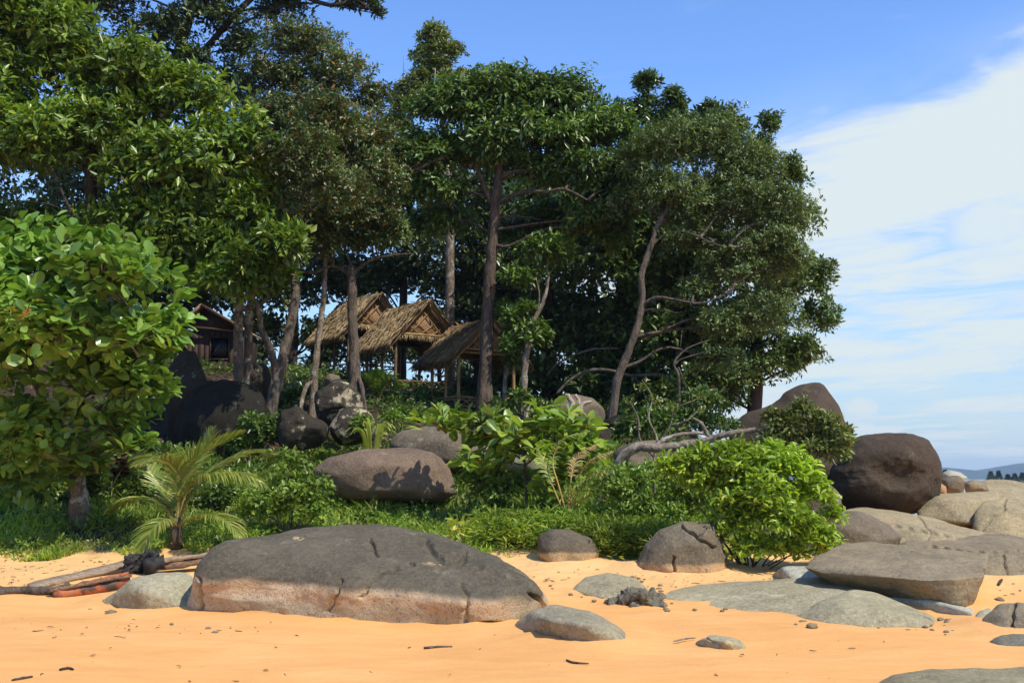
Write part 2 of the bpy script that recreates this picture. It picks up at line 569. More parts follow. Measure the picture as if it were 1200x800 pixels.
def build_far_hills():
    m, t, out = new_mat('far_forest')
    pos = t.n('ShaderNodeNewGeometry').outputs['Position']
    col = t.ramp(t.noise(pos, 0.012, 6, 0.6), ((0.3, (0.022, 0.045, 0.022)), (0.7, (0.05, 0.085, 0.035))))
    t.t.links.new(principled(t, col, 0.9), out.inputs['Surface'])
    rng = np.random.default_rng(8)
    xs = np.linspace(-3000, 3000, 260)
    ridge = 19 + 7 * np.sin(xs / 190 + 0.6) + 6 * np.sin(xs / 83 + 2) + 3 * np.sin(xs / 37) + 1.2 * rng.standard_normal(260)
    ridge += 10 * np.exp(-((xs - 1150) / 110) ** 2) + 9 * np.exp(-((xs - 1420) / 110) ** 2)
    ts = np.linspace(0, 1, 14)
    v = []
    for k, tt in enumerate(ts):
        prof = math.sin(math.pi * tt) ** 0.8
        v.append(np.stack((xs, np.full(260, 2750 + 700 * tt) + 20 * np.sin(xs / 60 + k), -3 + (ridge + 3) * prof * (1 + 0.05 * np.sin(xs / 45 + k * 2))), 1))
    v = np.concatenate(v)
    i = (np.arange(13)[:, None] * 260 + np.arange(259)[None])
    q = np.stack((i, i + 1, i + 261, i + 260), -1).reshape(-1, 4)
    link('hills', mesh_np('hills', v, q, True, m), label='low wooded hills blue with distance on the horizon', kind='structure')
    # a low spit of land that carries the far casuarinas
    n = 60
    xs = np.linspace(20, 330, n)
    v = []
    for k, tt in enumerate(np.linspace(0, 1, 8)):
        v.append(np.stack((xs, 285 + 50 * tt + 5 * np.sin(xs / 17), -2.5 + 3.2 * math.sin(math.pi * tt) * np.sin(np.pi * np.linspace(0.02, 0.98, n)) ** 0.4), 1))
    v = np.concatenate(v)
    i = (np.arange(7)[:, None] * n + np.arange(n - 1)[None])
    q = np.stack((i, i + 1, i + n + 1, i + n), -1).reshape(-1, 4)
    link('spit', mesh_np('spit', v, q, True, plain_mat('spit_soil', (0.20, 0.16, 0.09), (0.06, 0.08, 0.03), 0.3)), label='low spit of land under the far casuarina trees', kind='structure')


build_far_hills()


# ------------------------------------------------------------------ rocks
def cube_sphere(n):
    lin = np.tan(np.linspace(-math.pi / 4, math.pi / 4, n + 1))
    idx, verts, quads = {}, [], []
    def vid(p):
        k = tuple(np.round(p, 5))
        if k not in idx:
            idx[k] = len(verts)
            verts.append(p)
        return idx[k]
    for ax in range(3):
        for sgn in (-1, 1):
            g = np.zeros((n + 1, n + 1), int)
            for i in range(n + 1):
                for j in range(n + 1):
                    p = [0, 0, 0]
                    p[ax] = sgn
                    p[(ax + 1) % 3] = lin[i] * sgn
                    p[(ax + 2) % 3] = lin[j]
                    g[i, j] = vid(p)
            for i in range(n):
                for j in range(n):
                    quads.append((g[i, j], g[i + 1, j], g[i + 1, j + 1], g[i, j + 1]))
    v = np.array(verts, float)
    v /= np.linalg.norm(v, axis=1, keepdims=True)
    q = np.array(quads)
    e = np.concatenate((q[:, (0, 1)], q[:, (1, 2)], q[:, (2, 3)], q[:, (3, 0)]))
    return v, q, e


_CS = {}


def sphere(n):
    if n not in _CS:
        _CS[n] = cube_sphere(n)
    return _CS[n]


def hull_planes(pts):
    bm = bmesh.new()
    for p in pts:
        bm.verts.new(p)
    bmesh.ops.convex_hull(bm, input=bm.verts)
    bm.normal_update()
    out = []
    for f in bm.faces:
        if f.calc_area() > 1e-7:
            out.append((*f.normal, f.normal.dot(f.verts[0].co)))
    bm.free()
    a = np.array(out)
    return a[:, :3], a[:, 3]


def vnormals(v, q):
    n = np.cross(v[q[:, 2]] - v[q[:, 0]], v[q[:, 3]] - v[q[:, 1]])
    out = np.zeros_like(v)
    for k in range(4):
        np.add.at(out, q[:, k], n)
    return out / np.maximum(np.linalg.norm(out, axis=1, keepdims=True), 1e-9)


def relax(v, e, times, w=0.5):
    deg = np.bincount(e.ravel(), minlength=len(v)).astype(float)[:, None]
    for _ in range(times):
        s = np.zeros_like(v)
        np.add.at(s, e[:, 0], v[e[:, 1]])
        np.add.at(s, e[:, 1], v[e[:, 0]])
        v = v * (1 - w) + w * s / deg
    return v


def seg_dist(p, line):
    best = np.full(len(p), 1e9)
    for a, b in zip(line[:-1], line[1:]):
        a, b = np.array(a, float), np.array(b, float)
        ab = b - a
        t = np.clip(((p - a) @ ab) / max(ab @ ab, 1e-9), 0, 1)
        best = np.minimum(best, np.linalg.norm(p - (a + t[:, None] * ab), axis=1))
    return best


def rock(name, label, pts, mat, n=26, soft=4, amp=0.05, scale=1.2, octaves=5, cracks=(), patches=(), group=None, angular=0.0, seed=0, dents=(), facets=6, cut=0.05):
    """a stone: the rounded hull of its corner points, worn by noise, with real cracks cut into it"""
    pts = np.asarray(pts, float)
    c = (pts.min(0) + pts.max(0)) / 2
    ext = np.maximum((pts.max(0) - pts.min(0)) / 2, 1e-3)
    nrm, d = hull_planes((pts - c) / ext)
    frng = np.random.default_rng(seed + 500)
    if facets:
        fd = frng.standard_normal((facets, 3))
        fd /= np.linalg.norm(fd, axis=1, keepdims=True)
        sup = (((pts - c) / ext) @ fd.T).max(0)
        nrm = np.vstack((nrm, fd))
        d = np.concatenate((d, sup * (1 - cut * frng.uniform(0.5, 2.2, facets))))
    n = n if n > 80 else int(n * 0.87)
    sv, q, e = sphere(n)
    dots = sv @ nrm.T
    r = np.where(dots > 1e-4, d[None] / np.maximum(dots, 1e-4), 1e9).min(1)
    v = sv * r[:, None] * ext + c
    v = relax(v, e, soft)
    nv = vnormals(v, q)
    size = float(np.cbrt(ext.prod()))
    off = Vector((seed * 7.31 + len(label), seed * 3.17, seed * 1.7))
    disp = np.empty(len(v))
    for i, p in enumerate(v):
        w = Vector(p) * scale / max(size, 0.15) * 0.6 + off
        disp[i] = mnoise.fractal(w, 0.9, 2.1, octaves)
        if angular:
            disp[i] += angular * (mnoise.cell(w * 1.9) - 0.5) + angular * (0.5 - abs(mnoise.noise(w * 1.3)) * 2)
    v = v + nv * (disp * amp * size)[:, None]
    faces = q
    px = project(v)
    if cracks:
        # a finer mesh along the cracks, so that they cut sharply
        fc = px[q].mean(1)
        near = np.zeros(len(q), bool)
        for line, wid, dep in cracks:
            near |= seg_dist(fc, line) < wid + 3
        near &= nv[q[:, 0], 1] < 0.5
        bm = bmesh.new()
        bv = [bm.verts.new(k) for k in v]
        bf = [bm.faces.new([bv[i] for i in f]) for f in q]
        es = set()
        for k in np.nonzero(near)[0]:
            es.update(bf[k].edges)
        bmesh.ops.subdivide_edges(bm, edges=list(es), cuts=2, use_grid_fill=True)
        bmesh.ops.triangulate(bm, faces=[f for f in bm.faces if len(f.verts) > 4])
        bm.normal_update()
        bm.verts.index_update()
        v = np.array([k.co[:] for k in bm.verts])
        nv = np.array([k.normal[:] for k in bm.verts])
        faces = [np.array([[k.index for k in f.verts] for f in bm.faces if len(f.verts) == m]).reshape(-1, m) for m in (3, 4)]
        bm.free()
        px = project(v)
    facing = nv[:, 1] < 0.35
    for line, wid, dep in cracks:
        k = np.clip(1 - seg_dist(px + (np.sin(px[:, ::-1] * 0.45) * 0.9), line) / wid, 0, 1) * facing
        v = v - nv * (dep * k ** 0.8)[:, None]
    for (cx, cy, rx, ry, dep) in dents:
        k = np.clip(1 - ((px[:, 0] - cx) / rx) ** 2 - ((px[:, 1] - cy) / ry) ** 2, 0, 1) * facing
        v = v - nv * (dep * k)[:, None]
    me = mesh_np(name, v, faces, True, mat)
    if patches:
        at = me.attributes.new('patch', 'FLOAT', 'POINT')
        val = np.zeros(len(v))
        for (cx, cy, rx, ry) in patches:
            val = np.maximum(val, np.clip(1.25 - ((px[:, 0] - cx) / rx) ** 2 - ((px[:, 1] - cy) / ry) ** 2, 0, 1) * facing)
        at.data.foreach_set('value', val.astype(np.float32))
    return link(name, me, None, label, 'rock', group)


def pil(outline, Y, t, tb=None, focus=None, flat=1.0):
    """corner points of a rounded stone from its outline, its distance and its half depth"""
    o = np.array(outline, float)
    fc = np.array(focus if focus is not None else o.mean(0))
    oc = o.mean(0)
    tb = t if tb is None else tb
    pts = [P(*k, Y) for k in o]
    for s, dd in ((0.94, 0.38), (0.78, 0.72), (0.45 * flat, 0.95)):
        pts += [P(*(fc + (k - fc) * s), Y - t * dd) for k in o]
        pts += [P(*(oc + (k - oc) * s), Y + tb * dd) for k in o]
    return np.array(pts)


def foot(*pp, sink=0.3):
    out = []
    for p in pp:
        g = G(*p)
        out += [g, g + np.array((0, 0.02, -sink))]
    return out


R = {}
R['dark_band'] = rock_mat('granite_dark_top', (0.130, 0.112, 0.088), (0.62, 0.46, 0.33), 0.315, 0.07, -0.045, 0.05, lichen=(0.30, 0.27, 0.21), lichen_amt=0.55, lichen_soft=0.16, lowest=(0.56, 0.52, 0.42), spots=(0.60, 0.42, 0.26))
R['pale'] = rock_mat('granite_pale', (0.40, 0.37, 0.28), lichen=(0.48, 0.35, 0.22), lichen_amt=0.25)
R['lobe'] = rock_mat('granite_lobe', (0.33, 0.295, 0.225), lichen=(0.40, 0.39, 0.33), lichen_amt=0.55, spots=(0.16, 0.125, 0.10), spot_soft=0.9)
R['brown'] = rock_mat('granite_brown', (0.20, 0.145, 0.115), lichen=(0.33, 0.27, 0.215), lichen_amt=0.35, streak=0.25, spots=(0.30, 0.185, 0.13), spot_soft=1.2)
R['greybrown'] = rock_mat('granite_grey_brown', (0.185, 0.150, 0.118), lichen=(0.28, 0.24, 0.19), lichen_amt=0.4)
R['band_small'] = rock_mat('granite_small_band', (0.135, 0.112, 0.088), (0.56, 0.40, 0.24), 0.50, 0.04, 0.0, 0.03, lowest=(0.30, 0.22, 0.13))
R['band_split'] = rock_mat('granite_split_band', (0.190, 0.158, 0.122), (0.56, 0.36, 0.21), 0.40, 0.05, 0.0, 0.03, lichen=(0.25, 0.225, 0.19), lichen_amt=0.2)
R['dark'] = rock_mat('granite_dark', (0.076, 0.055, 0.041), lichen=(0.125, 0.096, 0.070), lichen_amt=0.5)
R['slab'] = rock_mat('granite_slab', (0.275, 0.222, 0.158), lichen=(0.36, 0.31, 0.24), lichen_amt=0.3, spots=(0.60, 0.36, 0.20))
R['olive'] = rock_mat('granite_olive', (0.39, 0.345, 0.245), lichen=(0.50, 0.46, 0.36), lichen_amt=0.35)
R['tan'] = rock_mat('granite_tan', (0.37, 0.305, 0.205), lichen=(0.47, 0.40, 0.29), lichen_amt=0.35, spots=(0.52, 0.28, 0.15))
R['white'] = rock_mat('granite_white', (0.44, 0.43, 0.38), lichen=(0.52, 0.41, 0.27), lichen_amt=0.35)
R['rough'] = rock_mat('granite_rough', (0.20, 0.185, 0.155), grain=1.6)
R['black'] = rock_mat('granite_black', (0.020, 0.018, 0.015), lichen=(0.13, 0.12, 0.10), lichen_amt=0.22)  # black granite, its colour darkened further in place of canopy shade
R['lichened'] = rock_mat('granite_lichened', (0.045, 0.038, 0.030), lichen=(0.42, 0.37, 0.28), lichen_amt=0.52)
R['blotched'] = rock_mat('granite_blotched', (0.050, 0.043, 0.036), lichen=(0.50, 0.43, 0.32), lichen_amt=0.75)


def build_rocks():
    gb, gr, gh = 'boulders on the beach', 'boulders of the rocky point', 'lichened boulders on the hill'
    # --- the long boulder in the foreground
    pts = foot((214, 716), (300, 713), (400, 719), (480, 729), (560, 737), (610, 728), (648, 706), sink=0.35)
    pts += [P(226, 682, 12.75), P(236, 655, 12.9), P(262, 634, 13.15), P(310, 622, 13.6), P(350, 617, 14.0), P(450, 616, 14.0), P(520, 628, 13.7), P(570, 640, 13.2),
            P(610, 662, 12.6), P(634, 688, 12.1), P(480, 652, 12.8), P(560, 664, 12.35), P(300, 648, 13.1), P(400, 640, 13.4), P(300, 684, 12.65), P(400, 690, 12.35), P(500, 700, 11.95), P(560, 705, 11.7), P(300, 640, 15.6), P(480, 640, 15.4), P(600, 680, 14.0)]
    rock('beach_boulder', 'long low foreground boulder, dark above and pale orange along its foot', pts, R['dark_band'], 80, 31, 0.055, 1.9, 7, facets=0,
         cracks=[([(541, 683), (548, 700), (546, 722), (548, 738)], 2.2, 0.06), ([(485, 660), (450, 672), (434, 682), (424, 700)], 2.4, 0.06), ([(400, 678), (394, 700), (386, 715)], 2.0, 0.045),
                 ([(434, 632), (442, 650)], 2.2, 0.06), ([(620, 694), (634, 704), (638, 712)], 3.0, 0.09), ([(500, 632), (505, 645), (520, 655), (545, 648)], 4.0, 0.06), ([(233, 676), (237, 716)], 2.5, 0.06),
                 ([(515, 665), (560, 664), (600, 678), (622, 694)], 5.0, 0.03)],
         patches=[(505, 661, 17, 5), (350, 630, 12, 5)], group=gb, seed=1, dents=[(540, 654, 40, 8, 0.10), (300, 690, 60, 14, 0.05), (575, 735, 22, 8, 0.14)])
    pts = foot((596, 737), (640, 746), (690, 755), (739, 756), (736, 742), (700, 722), (610, 722), sink=0.25) + [P(622, 716, 11.4), P(650, 708, 11.5), P(690, 714, 11.3), P(722, 732, 10.9), P(640, 724, 10.9), P(690, 731, 10.6)]
    rock('beach_boulder', 'small pale domed boulder leaning on the right end of the long foreground boulder', pts, R['lobe'], 34, 5, 0.05, 1.5, 5, patches=[(660, 725, 34, 9)], group=gb, seed=2, dents=[(700, 736, 4, 3, 0.05)])
    pts = foot((108, 708), (140, 714), (190, 717), (232, 716), (236, 700), (180, 690)) + [P(150, 680, 13.3), P(185, 669, 13.6), P(222, 668, 13.7), P(235, 690, 13.4), P(165, 690, 13.0)]
    rock('beach_boulder', 'pale grey boulder at the left end of the long foreground boulder', pts, R['pale'], 34, 4, 0.06, 1.6, 6, group=gb, seed=3, angular=0.25)
    # --- boulders in the grass of the slope
    rock('slope_boulder', 'large reddish brown boulder lying in the grass behind the foreground boulder', pil([(366, 552), (385, 536), (420, 526), (480, 523), (512, 530), (527, 548), (537, 578), (520, 590), (450, 590), (395, 588), (374, 572)], 20.3, 0.8, 0.9, focus=(450, 562)), R['brown'], 44, 6, 0.045, 1.4, 5, group=gb, patches=[(500, 560, 26, 20)], seed=4)
    rock('slope_boulder', 'broad grey brown boulder behind the reddish one, half hidden by leaves', pil([(452, 522), (468, 506), (500, 500), (550, 503), (578, 516), (590, 545), (570, 556), (480, 552), (455, 540)], 22.2, 0.9), R['greybrown'], 30, 6, 0.05, 1.4, 5, group=gb, seed=5)
    rock('slope_boulder', 'pale weathered boulder showing behind the round leaved shrub', pil([(575, 520), (600, 512), (625, 516), (640, 535), (630, 556), (590, 556), (572, 545)], 22.6, 0.5), R['pale'], 20, 5, 0.05, 1.4, 5, group=gb, seed=6)
    # --- boulders at the edge of the grass
    rock('banded_boulder', 'small dark boulder with a sandy band at its foot, left of the split one', pil([(629, 628), (645, 618), (668, 619), (694, 630), (703, 648), (697, 668), (660, 676), (640, 668), (630, 650)], 16.9, 0.45, focus=(655, 652)), R['band_small'], 34, 3, 0.06, 1.5, 5, group=gb, seed=7)
    rock('banded_boulder', 'split grey boulder with an orange band and a dark crack below the bright bush', pil([(744, 662), (755, 640), (772, 620), (800, 611), (836, 611), (848, 622), (856, 655), (858, 682), (830, 688), (775, 686), (750, 678)], 16.2, 0.6, focus=(805, 660)), R['band_split'], 46, 3, 0.05, 1.5, 5, group=gb, seed=8,
         cracks=[([(789, 652), (790, 668), (792, 686)], 2.0, 0.07), ([(798, 616), (818, 630), (838, 642)], 2.2, 0.07), ([(842, 616), (850, 640), (855, 668)], 2.4, 0.07), ([(818, 629), (834, 613)], 2.0, 0.05)])
    # --- low stones on the sand in the middle
    pts = foot((669, 690), (700, 701), (745, 701), (764, 692), (740, 678), (690, 680)) + [P(685, 675, 14.9), P(715, 669, 15.1), P(742, 675, 15.0), P(715, 682, 14.3)]
    rock('low_stone', 'smooth pale dome of stone in the sand behind the jagged rock', pts, R['olive'], 30, 5, 0.04, 1.4, 4, group=gb, seed=9)
    pts = foot((712, 709), (735, 711), (777, 711), (778, 702), (728, 700)) + [P(730, 692, 13.7), P(745, 686, 13.9), P(768, 690, 13.9), P(776, 698, 13.6), P(750, 697, 13.3)]
    rock('jagged_rock', 'small jagged dark grey rock in the sand before the pale dome', pts, R['rough'], 40, 1, 0.20, 3.2, 6, group=gb, angular=0.9, seed=10)
    pts = foot((762, 698), (803, 703), (853, 714), (930, 720), (1010, 724), (1070, 704), (960, 690), (800, 688), sink=0.2) + [P(800, 692, 14.4), P(843, 684, 14.6), P(900, 676, 15.0), P(980, 675, 15.0), P(880, 690, 13.9), P(960, 694, 13.6), P(1020, 692, 13.8)]
    rock('rock_sheet', 'long low olive grey sheet of rock running under the tilted slab', pts, R['olive'], 44, 6, 0.03, 2.2, 6, group=gr, seed=11)
    pts = foot((928, 723), (970, 730), (1013, 734), (1060, 733), (1100, 734), (1095, 722), (1040, 705), (960, 708), sink=0.2) + [P(966, 701, 12.9), P(1000, 690, 13.3), P(1030, 695, 13.3), P(1068, 711, 12.8), P(990, 710, 12.3), P(1030, 716, 12.2)]
    rock('low_stone', 'olive grey hump of stone in front of the tilted slab', pts, R['olive'], 36, 4, 0.04, 1.5, 5, group=gr, seed=12)
    pts = foot((1020, 700), (1090, 716), (1143, 724), (1143, 712), (1060, 694), sink=0.2) + [P(1040, 694, 13.8), P(1100, 706, 13.0), P(1138, 716, 12.6), P(1080, 696, 13.9)]
    rock('low_stone', 'bluish white flat stone lying under the tilted slab', pts, R['white'], 26, 2, 0.04, 1.6, 5, group=gr, seed=13)
    pts = foot((814, 752), (826, 757), (875, 758), (868, 750), (830, 746), sink=0.2) + [P(835, 743.5, 10.9), P(858, 746, 10.8), P(850, 750, 10.5), P(825, 748, 10.7)]
    rock('low_stone', 'small flat stone alone on the open sand', pts, R['olive'], 22, 2, 0.05, 1.6, 5, group=gb, seed=14, cracks=[([(826, 746), (845, 757)], 1.5, 0.02)])
    # --- the tilted slab and the rocks of the point
    pts = [P(937, 663, 14.4), P(946, 655, 14.6), P(987, 638, 15.8), P(1013, 634, 16.0), P(1087, 641, 15.8), P(1158, 647, 15.0), P(1155, 672, 13.2), P(1120, 678, 12.9), P(1077, 679, 13.0), P(1033, 673, 13.5), P(960, 671, 14.1),
           P(1136, 712, 13.2), P(1120, 711, 13.0), P(1087, 702, 13.2), P(987, 687, 14.2), P(955, 674, 14.5), P(1000, 690, 16.0), P(1140, 700, 15.5)]
    rock('tilted_slab', 'big tilted grey brown slab with an undercut front edge right of the bush', pts, R['slab'], 60, 1, 0.045, 2.4, 6, group=gr, seed=15, angular=0.12, patches=[(1127, 656, 10, 4), (1100, 643, 18, 2)])
    pts = foot((903, 672), (935, 684), (972, 686), (968, 672)) + [P(915, 664, 15.2), P(945, 662, 15.4), P(965, 672, 15.0)]
    rock('low_stone', 'pale rounded stone under the left tip of the tilted slab', pts, R['white'], 22, 3, 0.05, 1.5, 4, group=gr, seed=16)
    rock('point_boulder', 'grey dome of rock behind the tilted slab beside the bush', pil([(950, 640), (958, 615), (972, 600), (1005, 597), (1035, 608), (1058, 628), (1052, 644), (1000, 655), (960, 655)], 17.6, 0.8, focus=(1000, 640)), R['greybrown'], 30, 4, 0.04, 1.5, 5, group=gr, seed=17)
    rock('point_boulder', 'grey boulder peeping from behind the bright bush', pil([(925, 585), (945, 571), (975, 568), (987, 580), (988, 602), (965, 615), (930, 612)], 19.3, 0.5), R['greybrown'], 22, 3, 0.05, 1.5, 5, group=gr, seed=18)
    pts = [P(985, 596, 20.0), P(1010, 592, 20.5), P(1060, 600, 20.5), P(1110, 610, 20.0), P(1158, 624, 19.0), P(1150, 640, 17.8), P(1070, 645, 17.8), P(1000, 640, 18.4), P(985, 615, 19.0), P(990, 650, 19), P(1150, 650, 19), P(1110, 625, 18.0)]
    rock('point_boulder', 'long pale tan ledge under the great round boulder', pts, R['tan'], 40, 2, 0.035, 1.8, 5, group=gr, seed=19, facets=10, cut=0.06, patches=[(1045, 611, 14, 4)], cracks=[([(1010, 612), (1060, 618), (1130, 632)], 2.2, 0.04), ([(1075, 604), (1090, 622), (1085, 640)], 1.8, 0.03)])
    pts = [P(1040, 636, 17.6), P(1080, 628, 18.5), P(1140, 624, 18.8), P(1215, 624, 18.8), P(1260, 640, 18), P(1250, 690, 15.8), P(1200, 686, 15.6), P(1168, 682, 15.7), P(1150, 660, 16.0), P(1060, 650, 16.6), P(1160, 640, 16.6), P(1220, 655, 16.0), P(1060, 670, 17.5), P(1240, 690, 18)]
    rock('point_boulder', 'broad brown ledge at the right edge behind the tilted slab', pts, R['slab'], 46, 2, 0.04, 1.8, 6, group=gr, seed=20, facets=12, cut=0.07, patches=[(1105, 641, 16, 3)], cracks=[([(1090, 640), (1140, 648), (1200, 646)], 2.4, 0.06), ([(1175, 650), (1182, 682)], 2.2, 0.06)])
    pts = [P(1070, 592, 21.2), P(1092, 578, 22), P(1170, 574, 22.2), P(1172, 582, 21.3), P(1140, 586, 20.8), P(1098, 583, 20.8), P(1075, 606, 20.8), P(1137, 614, 20.4), P(1165, 616, 20.8), P(1100, 620, 21.5), P(1170, 620, 22.5)]
    rock('point_boulder', 'square tan block with a flat top right of the great round boulder', pts, R['tan'], 34, 1, 0.03, 1.5, 5, group=gr, seed=21, cut=0.03)
    pts = [P(1141, 598, 20.4), P(1152, 587, 20.8), P(1180, 582, 21.2), P(1215, 588, 21), P(1240, 605, 20.6), P(1230, 640, 19.8), P(1150, 632, 19.8), P(1138, 618, 20.2), P(1160, 640, 21.5), P(1240, 640, 22), P(1190, 600, 20.1)]
    rock('point_boulder', 'cracked tan block at the right edge beside the square block', pts, R['tan'], 34, 3, 0.04, 1.6, 5, group=gr, seed=22, cracks=[([(1178, 585), (1176, 598), (1160, 608), (1150, 622)], 2.0, 0.06)])
    pts = [P(1130, 570, 25.5), P(1155, 560, 26.5), P(1185, 561, 26.5), P(1230, 572, 26), P(1270, 590, 25), P(1250, 610, 24), P(1150, 592, 24.3), P(1138, 580, 25), P(1240, 620, 27), P(1140, 600, 27)]
    rock('point_boulder', 'smooth pale ledge on the skyline at the right edge', pts, R['tan'], 28, 3, 0.03, 1.6, 5, group=gr, seed=23)
    rock('point_boulder', 'small cracked dark rock just right of the great round boulder', pil([(1103, 562), (1110, 557), (1124, 557), (1131, 563), (1128, 580), (1105, 580)], 24.5, 0.4), R['greybrown'], 18, 2, 0.07, 1.8, 4, group=gr, seed=24)
    rock('point_boulder', 'small brown rock between the cracked dark rock and the skyline ledge', pil([(1128, 566), (1140, 561), (1155, 565), (1160, 576), (1132, 578)], 25.2, 0.4), R['slab'], 18, 2, 0.07, 1.8, 4, group=gr, seed=25)
    rock('point_boulder', 'bare pale stone on the skyline behind the small cracked rock', pil([(1104, 554), (1112, 550), (1124, 553), (1134, 559), (1130, 572), (1104, 572)], 28, 0.6), R['white'], 16, 2, 0.05, 1.8, 4, group=gr, seed=26)
    rock('point_boulder', 'orange tinted stone wedged behind the great round boulder', pil([(1096, 572), (1102, 565), (1109, 570), (1110, 582), (1098, 582)], 23.2, 0.3), rock_mat('granite_orange', (0.50, 0.28, 0.16)), 14, 3, 0.04, 1.5, 4, group=gr, seed=27)
    # --- the two dark boulders on the skyline
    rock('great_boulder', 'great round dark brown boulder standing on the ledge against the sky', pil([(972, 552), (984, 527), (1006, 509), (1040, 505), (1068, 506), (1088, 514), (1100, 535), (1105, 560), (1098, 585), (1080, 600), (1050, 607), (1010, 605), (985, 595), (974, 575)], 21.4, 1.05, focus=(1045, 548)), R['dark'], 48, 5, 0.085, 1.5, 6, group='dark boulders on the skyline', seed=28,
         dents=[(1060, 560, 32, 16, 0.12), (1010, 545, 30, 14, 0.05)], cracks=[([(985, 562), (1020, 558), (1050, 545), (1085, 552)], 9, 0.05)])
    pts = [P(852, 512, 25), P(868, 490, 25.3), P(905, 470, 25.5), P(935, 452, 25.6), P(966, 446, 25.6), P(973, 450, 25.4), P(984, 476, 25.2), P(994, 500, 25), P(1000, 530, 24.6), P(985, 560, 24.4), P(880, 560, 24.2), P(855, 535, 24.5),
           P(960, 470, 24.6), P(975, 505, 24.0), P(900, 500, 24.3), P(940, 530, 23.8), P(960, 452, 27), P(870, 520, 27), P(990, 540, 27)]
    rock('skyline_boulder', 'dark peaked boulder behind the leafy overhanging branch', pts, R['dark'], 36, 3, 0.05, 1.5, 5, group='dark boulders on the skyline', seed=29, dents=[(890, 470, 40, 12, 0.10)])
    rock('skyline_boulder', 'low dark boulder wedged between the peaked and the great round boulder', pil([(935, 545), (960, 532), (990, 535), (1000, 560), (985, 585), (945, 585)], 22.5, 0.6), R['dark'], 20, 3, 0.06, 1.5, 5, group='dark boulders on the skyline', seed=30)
    # --- right and bottom edge
    pts = foot((1147, 735), (1165, 741), (1215, 745), (1240, 730), (1180, 722)) + [P(1152, 722, 12.1), P(1166, 708, 12.4), P(1190, 705, 12.5), P(1230, 708, 12.4), P(1175, 722, 11.8), P(1210, 720, 11.6)]
    rock('beach_boulder', 'olive grey boulder cut by the right edge above the bottom corner', pts, R['slab'], 34, 2, 0.06, 1.8, 5, group=gr, seed=31, cracks=[([(1188, 708), (1186, 722), (1184, 742)], 3.5, 0.06)])
    pts = foot((1138, 730), (1146, 733), (1162, 730), (1165, 716)) + [P(1145, 716, 12.7), P(1155, 709, 12.9), P(1166, 710, 12.9), P(1150, 721, 12.4)]
    rock('beach_boulder', 'small pale stone tucked behind the olive grey boulder at the right', pts, R['pale'], 18, 3, 0.05, 1.5, 4, group=gr, seed=32)
    pts = foot((1157, 751), (1175, 756), (1220, 757), (1220, 744), (1175, 744), sink=0.2) + [P(1175, 744, 11.0), P(1195, 742, 11.1), P(1220, 744, 11)]
    rock('low_stone', 'thin flat dark stone in the sand below the olive grey boulder', pts, R['rough'], 20, 2, 0.05, 1.8, 4, group=gr, seed=33)
    pts = foot((1026, 801), (1050, 812), (1140, 822), (1260, 830), (1260, 790), (1060, 790), sink=0.2) + [P(1046, 791, 9.0), P(1090, 783, 9.2), P(1200, 781, 9.3), P(1260, 783, 9.3), P(1080, 800, 8.4), P(1180, 800, 8.2)]
    rock('low_stone', 'rough flat stone in the bottom right corner', pts, rock_mat('granite_khaki', (0.34, 0.30, 0.205), grain=1.8), 36, 2, 0.04, 2.2, 6, group=gr, seed=34)
    # --- lichened boulders of the hill, left
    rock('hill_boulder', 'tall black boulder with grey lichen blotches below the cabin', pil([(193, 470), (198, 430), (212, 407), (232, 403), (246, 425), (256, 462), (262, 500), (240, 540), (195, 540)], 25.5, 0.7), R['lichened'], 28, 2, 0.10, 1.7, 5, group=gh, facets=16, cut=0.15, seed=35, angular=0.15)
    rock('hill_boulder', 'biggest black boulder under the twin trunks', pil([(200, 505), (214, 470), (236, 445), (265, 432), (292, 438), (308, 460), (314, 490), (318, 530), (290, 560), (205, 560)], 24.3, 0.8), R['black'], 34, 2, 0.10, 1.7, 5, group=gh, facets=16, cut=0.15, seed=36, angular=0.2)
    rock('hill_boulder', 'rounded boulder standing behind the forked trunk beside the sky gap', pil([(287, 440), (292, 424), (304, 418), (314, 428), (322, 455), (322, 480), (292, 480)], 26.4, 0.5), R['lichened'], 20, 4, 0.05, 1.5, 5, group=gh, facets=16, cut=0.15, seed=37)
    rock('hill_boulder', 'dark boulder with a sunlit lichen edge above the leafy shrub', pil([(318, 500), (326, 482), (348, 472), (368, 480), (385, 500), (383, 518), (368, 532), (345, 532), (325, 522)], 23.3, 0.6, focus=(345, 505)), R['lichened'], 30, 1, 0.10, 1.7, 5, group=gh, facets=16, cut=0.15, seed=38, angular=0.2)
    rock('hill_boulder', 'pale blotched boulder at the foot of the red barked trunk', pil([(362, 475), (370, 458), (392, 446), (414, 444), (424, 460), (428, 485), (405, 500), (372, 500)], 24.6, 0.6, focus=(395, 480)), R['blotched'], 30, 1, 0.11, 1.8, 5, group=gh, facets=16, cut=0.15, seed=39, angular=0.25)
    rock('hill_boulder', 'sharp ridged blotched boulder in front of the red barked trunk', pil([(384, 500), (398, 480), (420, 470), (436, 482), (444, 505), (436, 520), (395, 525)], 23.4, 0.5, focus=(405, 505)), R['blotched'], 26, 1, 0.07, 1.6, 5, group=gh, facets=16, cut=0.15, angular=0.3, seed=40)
    rock('hill_boulder', 'small block of stone behind the blotched boulders', pil([(378, 445), (386, 437), (398, 440), (402, 456), (380, 460)], 26.2, 0.3), R['greybrown'], 14, 2, 0.06, 1.5, 4, group=gh, facets=16, cut=0.15, seed=41)
    rock('hill_boulder', 'small stone beside the middle hut post', pil([(466, 476), (472, 469), (482, 469), (488, 476), (478, 482)], 31.5, 0.3), R['pale'], 12, 2, 0.06, 1.5, 4, group=gh, facets=16, cut=0.15, seed=42)
